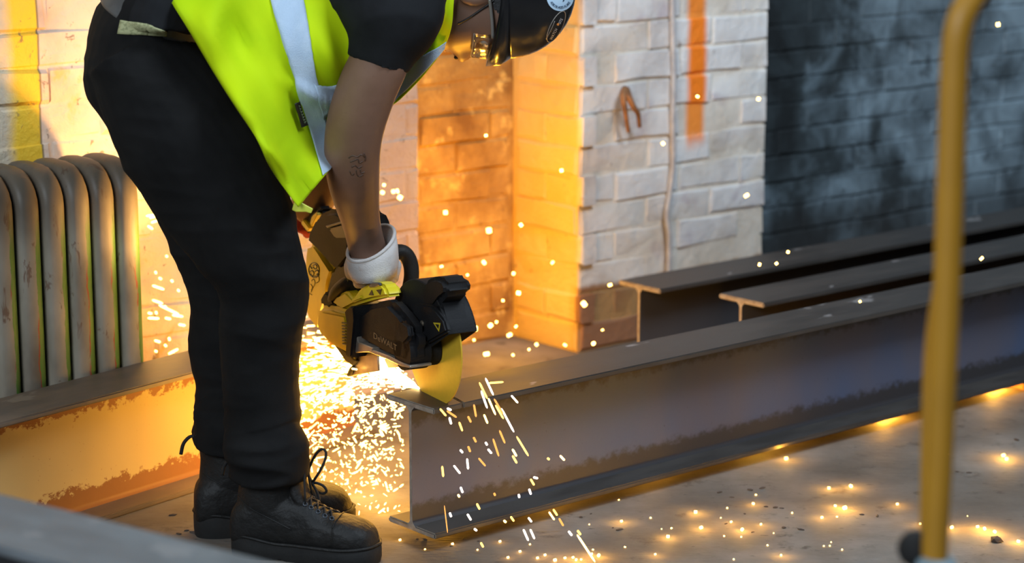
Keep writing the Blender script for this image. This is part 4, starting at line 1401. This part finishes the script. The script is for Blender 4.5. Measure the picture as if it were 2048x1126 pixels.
LY = SP(606, 436, 0.0).y
hl = [limb_rings(px_secs([(612, 420, LY - .01, 26, .030), (602, 432, LY, 28, .032), (594, 444, LY + .005, 24, .028)]), 20, 4)]
for k in range(4):
    hl.append(limb_rings(secs_px([(596 - k * 3, 426 + k * 8, LY - .018, .0115), (606 - k * 2, 432 + k * 8, LY - .040, .0108), (620 - k * 3, 438 + k * 8, LY - .036, .0100), (624 - k * 3, 444 + k * 8, LY - .014, .0092)]), 12, 4, round_ends=True))
hl.append(limb_rings(secs_px([(602, 418, LY + .01, .0135), (616, 420, LY + .03, .012), (628, 428, LY + .035, .0105)]), 12, 4, round_ends=True))
glove_l = to_person(fuse('glove', hl, 0.0035, m_glover, None, 3, lambda P: .0012 * kn(P)))
glove_l['label'] = 'dark red glove on the rear handle'

# ------------------------------------------------------------------ boots
def yz_ring(x, w, z0, z1, n=24, p=2.6):
    c = (z0 + z1) / 2; h = (z1 - z0) / 2; e = 2 / p
    return [Vector((x, w * math.copysign(abs(cos(a)) ** e, cos(a)), c + h * math.copysign(abs(sin(a)) ** e, sin(a)))) for a in [2 * pi * k / n for k in range(n)]]
FOOT = [(-.084, .020, .028, .085), (-.077, .034, .022, .105), (-.05, .040, .020, .125), (0, .0405, .02, .135), (.045, .042, .02, .132), (.085, .0455, .02, .112), (.125, .050, .02, .094), (.16, .051, .02, .086), (.185, .047, .02, .080), (.203, .038, .02, .070), (.213, .024, .024, .056), (.217, .010, .03, .045)]
foot = [yz_ring(*s) for s in [tuple(c) for c in catmull(FOOT, 3)]]
shaft = []
for z, cx, rx, ry in ((.05, -.012, .064, .038), (.10, -.012, .064, .040), (.15, -.014, .060, .043), (.19, -.016, .060, .046), (.205, -.016, .062, .048)):
    shaft.append([Vector((cx + rx * cos(a), ry * sin(a), z)) for a in [2 * pi * k / 28 for k in range(28)]])
tongue = limb_rings([(.062, 0, .115, .014, .030), (.052, 0, .15, .012, .030), (.051, 0, .178, .010, .026), (.057, 0, .198, .008, .022), (.062, 0, .208, .005, .016)], 18, 3, ref=Vector((0, 1, 0)))
cr1 = SNoise(71, 60, (1.4, 0.6, 1.0)); cr2 = SNoise(72, 25)
def boot_disp(P):
    m = np.exp(-((P[:, 0] - .10) / .045) ** 2) + 0.7 * np.exp(-((P[:, 2] - .15) / .05) ** 2)
    cap = .0022 * sst(.135, .139, P[:, 0]) * (P[:, 2] < .2)
    return .0015 * cr2(P) + .0028 * m * (1 - np.abs(cr1(P))) + cap
b0 = empty('tmp_boot')
bo = fuse('boot', [foot, shaft, tongue], 0.0035, m_leather, None, 4, boot_disp)
bo_me = bo.data; bpy.data.objects.remove(bo); bpy.data.objects.remove(b0)
BT_b = BVHTree.FromPolygons([v.co for v in bo_me.vertices], [p.vertices for p in bo_me.polygons])
out = [(-.090, 0)]
OUT = [(-.090, .0), (-.082, .028), (-.05, .042), (0, .041), (.05, .043), (.10, .051), (.15, .056), (.19, .050), (.213, .034), (.225, .0)]
half = [tuple(c) for c in catmull([np.array(q) for q in OUT], 4)]
outline = half + [(x, -y) for x, y in half[-2:0:-1]]
def side_z(x):            # the welt climbs towards the heel
    return .034 + .012 * float(sst(.02, -.06, x)) + .004 * float(sst(.15, .22, x))
def sole_mesh():
    bm = bmesh.new()
    lo = [bm.verts.new((x * 0.985 + 0.0, y * 0.95, 0.0 if x < 0.0 or x > .035 else 0.004)) for x, y in outline]
    mi = [bm.verts.new((x, y, 0.014)) for x, y in outline]
    hi = [bm.verts.new((x, y, side_z(x) - .006)) for x, y in outline]
    h2 = [bm.verts.new((x * 0.985, y * 0.93, side_z(x))) for x, y in outline]
    n = len(outline)
    for A, B in ((lo, mi), (mi, hi), (hi, h2)):
        for i in range(n):
            j = (i + 1) % n; bm.faces.new((A[i], A[j], B[j], B[i]))
    bm.faces.new(lo[::-1]); bm.faces.new(h2)
    bmesh.ops.recalc_face_normals(bm, faces=bm.faces[:])
    me = bpy.data.meshes.new('sole'); bm.to_mesh(me); bm.free(); sharp(me, 50); me.materials.append(m_rubber); return me
def tube_mesh(pts, r, m, closed=False, sub=3, n=8):
    o = tube('tmp', pts, r, m, None, n, sub, closed); me = o.data; bpy.data.objects.remove(o); return me
sole_me = sole_mesh()
welt_me = tube_mesh([Vector((x * 0.988, y * 0.95, side_z(x) + .0015)) for x, y in outline], 0.0034, m_leather, True, 1)
def down(x, y, off=0.0):
    h = BT_b.ray_cast(Vector((x, y, 0.4)), Vector((0, 0, -1)))
    return h[0] + Vector((0, 0, off))
lace_rows = [(.060, .165), (.066, .148), (.074, .130), (.084, .118), (.096, .108), (.110, .100), (.124, .094)]
lace_me = []; eye_me = []
def surf(x, y):
    """nearest point of the upper above a plan position"""
    return down(x, y, 0.0012)
rows = [(.128, .020), (.114, .021), (.100, .022), (.086, .023), (.074, .024)]
for i, (x, y) in enumerate(rows):
    for s in (1, -1):
        a = surf(x, s * y); b = surf(x - .008, 0); x2, y2 = rows[min(i + 1, len(rows) - 1)]
        c = surf(x2, -s * y2)
        lace_me.append(tube_mesh([a, b + Vector((0, 0, .002)), c], 0.0024, m_lace, False, 4, 6))
        if i < 5:
            eye_me.append((surf(x, s * (y + .002))))
ring_me = None
stitch_pts = [[surf(.137 + .004 * cos(q * 2), .046 * q) for q in np.linspace(-.98, .98, 13)]]
cap_me = tube_mesh(stitch_pts[0], 0.0012, m_leather, False, 2, 6)
seam = []
for q in np.linspace(0, 1, 9):
    h = BT_b.ray_cast(Vector((-.07 + .12 * q, -.3, .125 - .055 * q)), Vector((0, 1, 0)))
    if h[0] is not None: seam.append(h[0] + Vector((0, -.0006, 0)))
seam_me = tube_mesh(seam, 0.0013, m_leather, False, 2, 6)
eyelet_ring = tube_mesh([Vector((.0042 * cos(a), .0042 * sin(a), 0)) for a in [2 * pi * k / 12 for k in range(12)]], 0.0014, m_eyelet, True, 1, 6)
collar_me = tube_mesh([Vector((-.016 + .061 * cos(a), .047 * sin(a), .206 + .006 * cos(a))) for a in [2 * pi * k / 24 for k in range(24)]], 0.0075, m_leather, True, 1, 8)
pull_me = tube_mesh([Vector((-.070, 0, .185)), Vector((-.088, .002, .196)), Vector((-.104, .004, .182)), Vector((-.110, .004, .160))], 0.0036, m_lace, False, 4, 6)

def boot(heel, toe, scale=1.0, lift=0.0):
    d = toe - heel; L = d.length; a = atan2(d.y, d.x)
    o = bpy.data.objects.new('boot', bo_me); COL.objects.link(o)
    o.location = heel + d.normalized() * (.090 * scale) - PO + UPZ * lift
    o.rotation_euler = (0, 0, a); o.scale = (scale,) * 3
    o.parent = person
    for nm, me in [('sole', sole_me), ('welt', welt_me), ('toe_seam', cap_me), ('side_seam', seam_me), ('collar', collar_me), ('pull_loop', pull_me)] + [('lace', k) for k in lace_me]:
        c = bpy.data.objects.new(nm, me); COL.objects.link(c); c.parent = o
    for p in eye_me:
        c = bpy.data.objects.new('eyelet', eyelet_ring); COL.objects.link(c); c.parent = o
        c.location = p; c.rotation_euler = (0.7 * (1 if p.y < 0 else -1), 0.5, 0)
    return o
sc_n = (tn - hn).length / .315
boot_n = boot(hn, tn, sc_n)
boot_f = boot(hf, tf_, (tf_ - hf).length / .315)
# loose bow of the near boot
lb = empty('bow')
def lace_px(pts, r=0.0026, Y=None):
    Y = Y or 3.965
    return tube('lace_bow', [UY(x, y, Y + d) for x, y, d in pts], r, m_lace, None, 7, 6)
bpy.data.objects.remove(lb)
for pts in ([(623, 964, 0), (617, 945, .004), (626, 918, .004), (640, 900, .002), (651, 902, 0), (650, 920, -.002), (638, 945, -.004), (624, 966, 0)],
            [(624, 966, 0), (634, 966, -.004), (647, 972, -.006), (653, 982, -.004), (646, 987, 0), (635, 982, 0), (625, 968, 0)],
            [(624, 966, -.002), (632, 980, -.008), (638, 996, -.010), (636, 1006, -.012)]):
    o = lace_px(pts); o.parent = boot_n
    o.matrix_parent_inverse = (Matrix.Translation(PO) @ Matrix.LocRotScale(boot_n.location, boot_n.rotation_euler, boot_n.scale)).inverted()

# ------------------------------------------------------------------ yellow tubular stand close to the camera
m_pole = plain('yellow_painted_tube', (0.42, 0.205, 0.012), (0.38, 0.185, 0.012), 8, 0.5)
m_clamp = plain('blue_grey_clamp', (0.22, 0.30, 0.34), None, 10, 0.5)
YP = 2.28
base = UY(1836, 1866, YP); base.z = 0
stand = tag(empty('tube_stand', base), 'out of focus yellow tubular steel stand bent over at its top', 'stand')
def P5(L, Y): return [UY(x, y, Y + d) - base for x, y, d in L]
tube('upright', P5([(1838, 1860, 0), (1856, 1400, 0), (1869, 1110, 0), (1880, 900, 0), (1893, 600, 0), (1903, 300, 0), (1909, 130, 0), (1917, 55, 0), (1933, 14, .005), (1962, -26, .015), (2015, -60, .03), (2180, -95, .08)], YP), 27 * pxm(UY(1890, 600, YP)), m_pole, stand, 20, 6)
tube('brace', P5([(1836, 1856, .05), (1846, 1400, .06), (1853, 1085, .07), (1857, 850, .07), (1864, 690, .06), (1884, 560, .02)], YP), 15 * pxm(UY(1860, 800, YP)), m_pole, stand, 14, 5)
bm = bmesh.new(); bmesh.ops.create_uvsphere(bm, u_segments=28, v_segments=16, radius=38 * pxm(UY(1832, 1097, YP)), matrix=Matrix.Translation(UY(1832, 1098, YP + .02) - base))
bm_obj('rubber_knob', bm, m_rubber, stand, True)
cc = UY(1872, 1135, YP) - base
bm_obj('clamp', cyl_bm(cc, (0.1, 0, 1), 0.022, -0.02, 0.012, 20, 0.004), m_clamp, stand, True)
bm_obj('base_plate', box_bm(-.09, .09, -.09, .09, 0, .008, .002), m_pole, stand)

# ------------------------------------------------------------------ sparks
g_white = glow('white_hot_spark', (1.0, 0.52, 0.105), 14.0)
g_core = glow('spark_jet_core', (1.0, 0.66, 0.26), 14.0)
g_yel = glow('yellow_spark', (1.0, 0.50, 0.09), 5.0)
g_or = glow('orange_spark', (1.0, 0.42, 0.10), 1.6)
g_pale = glow('pale_spark', (1.0, 0.80, 0.66), 5.0)
def spark_mesh(m):
    acc = Acc(); n = 8
    prof = [(-.5, .25), (-.46, .7), (-.36, 1), (.36, 1), (.46, .7), (.5, .25)]
    acc.loft([[Vector((x, r * cos(2 * pi * k / n), r * sin(2 * pi * k / n))) for k in range(n)] for x, r in prof])
    me = acc.mesh('spark'); me.polygons.foreach_set('use_smooth', [True] * len(me.polygons)); me.materials.append(m); return me
SM_W, SM_Y, SM_O, SM_P = [spark_mesh(m) for m in (g_white, g_yel, g_or, g_pale)]
def spark(a, b, r, me, label, group):
    d = b - a; L = max(d.length, 2 * r)
    o = bpy.data.objects.new('spark', me); COL.objects.link(o)
    o.location = (a + b) / 2
    o.rotation_euler = (d if d.length > 1e-6 else Vector((1, 0, 0))).to_track_quat('X', 'Z').to_euler()
    o.scale = (L, r, r)
    tag(o, label, 'spark', group)
    return o
# sparks floating before the lit wall
WALL = [(972, 271, 5), (1123, 341, 6), (1326, 287, 6), (1517, 198, 6), (1395, 193, 5), (1996, 49, 7), (1493, 391, 6), (891, 425, 7), (978, 461, 9), (1042, 450, 6), (968, 525, 6), (883, 533, 4), (935, 550, 4), (1027, 547, 5), (1037, 586, 7), (1006, 601, 4), (1105, 525, 4), (951, 657, 7), (981, 651, 7), (993, 644, 4), (1032, 653, 4), (1019, 670, 6), (973, 708, 7), (1026, 710, 4), (1073, 689, 5), (1058, 699, 4), (948, 680, 4), (1168, 608, 8), (1187, 687, 6), (1220, 570, 5), (1519, 529, 5), (1553, 527, 5), (1576, 504, 5), (1963, 517, 5), (1720, 603, 4), (1130, 690, 4), (768, 370, 5), (765, 385, 6), (787, 383, 6), (795, 382, 5), (800, 395, 8), (775, 592, 4), (940, 633, 5), (1205, 660, 3), (930, 640, 4)]
for k, (x, y, r) in enumerate(WALL):
    Y = 4.75 + 0.35 * ((k * 37) % 11) / 11 if x < 1210 else 4.9
    if x > 1490 and y > 480: Y = 4.6
    p = UY(x, y, Y); rr = r * 0.62 * pxm(p)
    q = Vector((random.uniform(-1, 1), random.uniform(-.3, .3), random.uniform(-.8, .4))).normalized() * rr * random.uniform(0.4, 1.6)
    if x < 820: lab, grp = 'glowing spark in the small cluster right beside the bare forearm', 'sparks beside the forearm'
    elif x < 1160: lab, grp = 'round glowing spark floating before the orange lit brick recess', 'sparks before the lit recess'
    elif x < 1230 and y > 500: lab, grp = 'glowing spark at the brown foot of the white pier', 'sparks at the foot of the pier'
    elif y > 480: lab, grp = 'spark drifting over the dark beams behind the long beam', 'sparks over the rear beams'
    elif x < 1540: lab, grp = 'small glowing spark floating before the white painted brick pier', 'sparks before the white pier'
    else: lab, grp = 'single glowing spark before the dark wall beyond the yellow stand', 'spark before the dark wall'
    if k == 8: lab, grp = 'largest and brightest spark floating before the orange lit recess', None
    spark(p - q, p + q, rr, SM_W, lab, grp)
# sparks beside the radiator
RADS = [(292, 432, 318, 429), (299, 436, 322, 430), (303, 445, 316, 441), (296, 452, 305, 458), (303, 400, 305, 402), (333, 512, 334, 513), (311, 544, 312, 546), (319, 556, 322, 558), (343, 561, 345, 563), (305, 571, 328, 579), (356, 580, 358, 582), (305, 600, 325, 607), (318, 610, 358, 629), (329, 612, 334, 618), (297, 626, 303, 627), (312, 624, 313, 627), (331, 636, 341, 638), (296, 636, 318, 637), (345, 630, 366, 633), (358, 649, 370, 651), (338, 676, 339, 680), (310, 681, 320, 684), (311, 702, 313, 703), (345, 703, 347, 704), (337, 708, 356, 698), (330, 690, 332, 692)]
for x0, y0, x1, y1 in RADS:
    a, b = UY(x0, y0, 4.62), UY(x1, y1, 4.66)
    if y0 < 470: lab, grp = 'spark in the upper cluster between the radiator and the thigh', 'upper sparks beside the radiator'
    elif y0 < 640: lab, grp = 'spark streaking between the radiator and the back of the knee', 'middle sparks beside the radiator'
    else: lab, grp = 'spark just above the pale rusty beam beside the radiator', 'lower sparks beside the radiator'
    spark(a, b, 2.6 * pxm(a), SM_W, lab, grp)
# streaks falling in front of the dark beam (coordinates of one enlarged crop)
Z5 = [(252, 100, 296, 195), (218, 124, 262, 214), (228, 170, 262, 268), (268, 212, 308, 304), (308, 250, 352, 326), (300, 215, 350, 300), (340, 268, 410, 400), (395, 196, 432, 238), (425, 424, 490, 532), (188, 246, 200, 316), (244, 302, 264, 352), (106, 344, 124, 394), (155, 312, 172, 346), (252, 456, 262, 472), (266, 494, 286, 518), (294, 436, 326, 534), (330, 390, 360, 462), (402, 494, 424, 534), (402, 530, 426, 572), (214, 544, 252, 588), (150, 546, 156, 606), (76, 584, 112, 630), (12, 588, 18, 648), (114, 704, 126, 736), (100, 746, 108, 760), (204, 796, 220, 828), (300, 738, 306, 752), (436, 744, 440, 764), (494, 714, 504, 746), (502, 660, 522, 694), (518, 650, 542, 656), (666, 530, 690, 556), (596, 544, 606, 552), (24, 806, 42, 958), (54, 846, 62, 870), (152, 854, 172, 888), (392, 868, 410, 894), (490, 874, 508, 898), (604, 842, 634, 886), (628, 828, 650, 862), (660, 878, 684, 920), (462, 938, 490, 1002), (500, 938, 524, 992), (226, 1012, 240, 1038), (712, 948, 732, 974), (760, 968, 860, 1120), (762, 944, 780, 970), (186, 428, 200, 456), (156, 478, 168, 510), (112, 498, 126, 514), (268, 128, 352, 122), (190, 936, 204, 946), (354, 890, 366, 900), (0, 270, 34, 310), (38, 282, 92, 318), (40, 268, 62, 278), (52, 318, 62, 356)]
for k, (x0, y0, x1, y1) in enumerate(Z5):
    n = D2 * (t_main + 0.06)
    a = UP(880 + x0 / 2.772, 720 + y0 / 2.772, n, D2); b = UP(880 + x1 / 2.772, 720 + y1 / 2.772, n, D2)
    if min(a.z, b.z) < 0.006:
        a = UY(880 + x0 / 2.772, 720 + y0 / 2.772, 3.85); b = UY(880 + x1 / 2.772, 720 + y1 / 2.772, 3.85)
    long_ = (x1 - x0) ** 2 + (y1 - y0) ** 2 > 2500
    me = (SM_P, SM_Y, SM_P, SM_W, SM_Y, SM_O, SM_P)[k % 7] if k not in (9, 15, 16, 33, 47, 48) else SM_O
    if k == 46: lab, grp = 'longest white spark streak shooting down to the floor edge', None
    elif y0 > 860: lab, grp = 'spark streak falling to the floor along the foot of the long beam', 'sparks at the foot of the long beam'
    elif long_ and y0 < 300: lab, grp = 'long spark streak dripping from the top flange below the saw', 'sparks dripping off the top flange'
    elif x0 < 100: lab, grp = 'short spark at the cut end of the dark beam web', 'sparks at the cut end of the long beam'
    elif y0 > 640: lab, grp = 'spark before the ragged dark band low on the beam web', 'sparks low before the web'
    else: lab, grp = 'short spark streak falling before the middle of the dark web', 'sparks before the middle of the web'
    spark(a, b, (2.1 if long_ else 2.3) * pxm(a) * (0.55 if k == 33 else 1), me, lab, grp)

# embers lying on the floor (coordinates of one enlarged crop)
def fz(x, y): return 1150 + x / 2.2806, 750 + y / 2.2806
EMB = [(212, 672, 3), (345, 655, 2), (550, 632, 4), (575, 703, 4), (424, 744, 4), (440, 702, 2), (712, 674, 2.5), (762, 712, 4), (758, 742, 2), (848, 685, 2.5), (680, 738, 2), (665, 654, 1.5), (694, 610, 2), (825, 550, 2), (813, 592, 3), (1158, 522, 3.5), (1258, 514, 4), (1187, 602, 3), (1230, 615, 5), (1126, 655, 3), (1195, 650, 2), (1470, 594, 3), (1575, 683, 2.5), (1718, 702, 4), (1836, 698, 3.5), (1868, 708, 4), (1914, 722, 4), (2022, 766, 4), (1954, 374, 4), (1968, 390, 4), (963, 388, 4), (228, 788, 2), (366, 822, 2.5), (108, 830, 4), (878, 780, 2), (940, 826, 2.5), (724, 844, 2), (1218, 800, 2), (1135, 783, 1.8), (1162, 782, 1.8), (1168, 765, 1.5), (906, 724, 1.5), (990, 632, 2), (65, 684, 1.5), (200, 572, 1.5), (28, 846, 2.5), (5, 848, 3), (395, 705, 1.5), (1700, 362, 1.2), (1790, 645, 1.2), (82, 800, 2)]
for k, (x, y, r) in enumerate(EMB):
    px, py = fz(x, y); p = UZ(px, py, 0.0)
    rr = r * 0.85 * pxm(p); c = p + UPZ * rr
    j = Vector((random.uniform(-1, 1), random.uniform(-1, 1), 0)) * rr * 0.5
    if px > 1880: lab, grp = 'glowing ember on the floor beyond the yellow stand', 'embers beyond the yellow stand'
    elif px > 1780: lab, grp = 'glowing ember on the floor close beside the yellow stand', 'embers beside the yellow stand'
    elif px > 1600: lab, grp = 'glowing ember in the bright patch short of the yellow stand', 'embers short of the yellow stand'
    elif x == 963: lab, grp = 'bright ember at the edge of the long beam, on the lit strip', None
    elif px > 1380: lab, grp = 'tiny glowing ember in the middle of the open floor', 'embers on the middle floor'
    else: lab, grp = 'tiny glowing ember on the floor near the falling spark streaks', 'embers near the falling sparks'
    spark(c - j, c + j, rr, SM_W, lab, grp)
    if r >= 2.5:
        point_light('ember_and_fill_light', c + UPZ * (0.016 + rr) + Vector((0, -0.004, 0)), 0.0095 * r * r, (1.0, 0.48, 0.06), 0.004)
for x, y, k in ((800, 1082, 3), (850, 1100, 2), (905, 1090, 3), (1000, 1085, 3), (1040, 1105, 3), (1075, 1118, 3), (1090, 1112, 3), (1110, 1123, 4), (1130, 1118, 3), (1060, 1090, 2), (955, 1101, 2), (1016, 1117, 3), (1146, 1117, 3), (1183, 1110, 3)):
    p = UZ(x, y, 0); rr = k * 0.8 * pxm(p)
    spark(p + UPZ * rr - D1 * rr * .4, p + UPZ * rr + D1 * rr * .4, rr, SM_W, 'tiny glowing ember on the floor before the foot of the cut beam', 'embers before the cut beam')
    if k > 2: point_light('ember_and_fill_light', p + UPZ * (0.012 + rr), 0.014, (1.0, 0.48, 0.06), 0.004)

# unseen lights added behind and under the long beam to brighten the floor strip
for s, back, pw in ((0.16, .05, .9), (0.45, .05, 1.3), (0.75, .05, 1.5), (1.05, .02, 1.5), (1.4, -.06, 1.6), (1.8, -.07, 1.6), (2.3, -.08, 0.9), (2.9, -.08, 0.8), (3.6, -.08, 0.8)):
    c = ST(s_main + s, t_main - BW - back, 0.014)
    point_light('ember_and_fill_light', c + UPZ * 0.004, pw, (1.0, 0.45, 0.05), 0.004)

# the dense jet: the larger sparks singly, the rest as one mass
C0 = UZ(838, 777, ztop + 0.003)
JD = (-SE).normalized()
JL = JD.cross(UPZ).normalized()
streaks = []
r_ = np.random.default_rng(3)
def jet_point(L, el, az):
    d = (JD * cos(az) + JL * sin(az)); d = d * cos(el) + UPZ * sin(el)
    p = C0 + d * L
    p.z -= 0.28 * L * L
    return p
def leg_clear(p):
    q = p - CAM; dep = q.dot(FWD)
    return True
for k in range(1000):
    L = float(r_.uniform(0.0, 1.0) ** 0.9 * 0.80)
    el = float(r_.normal(-0.02, 0.10)); az = float(r_.normal(0.0, 0.10))
    if r_.uniform() < 0.13: el = float(r_.uniform(-0.45, 0.16)); az = float(r_.normal(0, .2))
    ln = float(r_.uniform(.006, .045)) * (0.5 + L)
    a = jet_point(L, el, az); b = jet_point(L + ln, el + float(r_.normal(0, .004)), az)
    if a.z < 0.01 or b.z < 0.01: continue
    if L < 0.3 and a.z < ztop - 0.02 and a.dot(D2) < t_main and a.dot(D2) > t_main - BW and a.dot(D1) > s_main: continue
    streaks.append((a, b, float(r_.uniform(.0008, .0021)) * (1.25 if L > .3 else 1)))
# slower drops that rain down under the jet
poly_x0, poly_x1 = 596, 806
n_drop = len(streaks) + 620
while len(streaks) < n_drop:
    x = float(r_.uniform(poly_x0, poly_x1)); y = 790 + 280 * float(r_.uniform() ** 1.35)
    if y > 985 and r_.uniform() < .55: continue
    Y = float(r_.uniform(4.24, 4.50))
    p = UY(x, y, Y)
    if p.z < 0.008: 
        p = UZ(x, y, 0.01)
    if p.y < 4.16: continue
    q = Vector((float(r_.normal(0, 1)), float(r_.normal(0, .5)), float(r_.normal(0, .8)))).normalized()
    r0 = float(r_.uniform(.0007, .0020)); ln = r0 * float(r_.choice([1.0, 1.2, 1.6, 2.4, 4.5]))
    streaks.append((p - q * ln, p + q * ln, r0))
# flat white-hot root of the jet
n_outer = len(streaks)
for k in range(800):
    L = float(r_.uniform(0.0, .42)); el = float(r_.normal(0.02, .060)); az = float(r_.normal(0, .05))
    a = jet_point(L, el, az); b = jet_point(L + float(r_.uniform(.03, .09)), el, az)
    if a.z > ztop or a.dot(D1) < s_main - .01: streaks.append((a, b, float(r_.uniform(.0012, .0026))))
order = sorted(range(n_outer), key=lambda i: -streaks[i][2] * ((streaks[i][1] - streaks[i][0]).length + .003))
big = [i for i in order if (streaks[i][1] - streaks[i][0]).length < .02][:90]
bs = set(big)
for i in big:
    a, b, r0 = streaks[i]
    spark(a, b, r0, SM_W, 'bright spark raining down behind the boots under the saw', 'sparks raining under the saw')
V = []; Fc = []; MI = []
for i, (a, b, r0) in enumerate(streaks):
    if i in bs: continue
    MI += [1 if i >= n_outer else 0] * 15
    d = (b - a).normalized(); u = d.orthogonal().normalized(); w = d.cross(u)
    base_i = len(V)
    for c, f in ((a, 1), (b, 1)):
        for k in range(5):
            V.append(c + (u * cos(2 * pi * k / 5) + w * sin(2 * pi * k / 5)) * (r0 * f))
    V.append(a - d * r0 * 1.5); V.append(b + d * r0 * 1.5)
    for k in range(5):
        j = (k + 1) % 5
        Fc.append((base_i + k, base_i + j, base_i + 5 + j, base_i + 5 + k))
        Fc.append((base_i + 10, base_i + j, base_i + k)); Fc.append((base_i + 11, base_i + 5 + k, base_i + 5 + j))
jet = link('spark_jet', pymesh('spark_jet', V, Fc), [g_white, g_core])
jet.data.polygons.foreach_set('material_index', MI)
tag(jet, 'dense fan of white hot sparks streaming back from the cutting disc', 'sparks', kind='stuff')

# ------------------------------------------------------------------ grit on the floor
m_chip = plain('dark_grit', (0.045, 0.035, 0.028), (0.08, 0.06, 0.05), 60, 0.8)
chip_bms = []
for k in range(4):
    bm = bmesh.new(); bmesh.ops.create_icosphere(bm, subdivisions=1, radius=1.0)
    for v in bm.verts: v.co *= random.uniform(.6, 1.2)
    me = bpy.data.meshes.new('grit'); bm.to_mesh(me); bm.free(); me.materials.append(m_chip); chip_bms.append(me)
def chip(px, py, r, flat, label, group, long_=1.0, name='concrete_crumb'):
    p = UZ(px, py, 0); rr = r * pxm(p)
    o = bpy.data.objects.new(name, random.choice(chip_bms)); COL.objects.link(o)
    o.location = p + UPZ * rr * flat * 0.7; o.scale = (rr * long_, rr, rr * flat); o.rotation_euler = (0, 0, random.uniform(0, 3))
    tag(o, label, 'crumb', group)
chip(1994, 1084, 12, 0.7, 'dark stone chip on the floor beside the yellow stand', None, 1.1, 'stone_chip')
GR = [(1502, 981), (1522, 977), (1437, 985), (1462, 995), (1550, 1016), (1530, 1014), (1565, 1017), (1487, 1028), (1452, 1048), (1565, 1056), (1505, 1065), (1722, 1030), (1915, 944), (1937, 946), (1180, 1028), (1165, 1035), (1225, 1056), (1240, 1060), (900, 1092), (930, 1078), (960, 1083), (835, 1078), (850, 1080), (372, 1062), (385, 1066), (355, 1068), (345, 1031), (1605, 1060), (1755, 1033), (2035, 880)]
for x, y in GR:
    chip(x + random.uniform(-3, 3), y, random.uniform(2.5, 5), 0.45, *(('dark crumb of grit on the floor behind the heels', 'grit behind the heels') if x < 500 else ('dark crumb of grit beside the foot of the cut beam', 'grit beside the cut beam') if x < 1000 else ('dark crumb of grit among the embers on the open floor', 'grit among the embers')), random.uniform(1.2, 2.4))
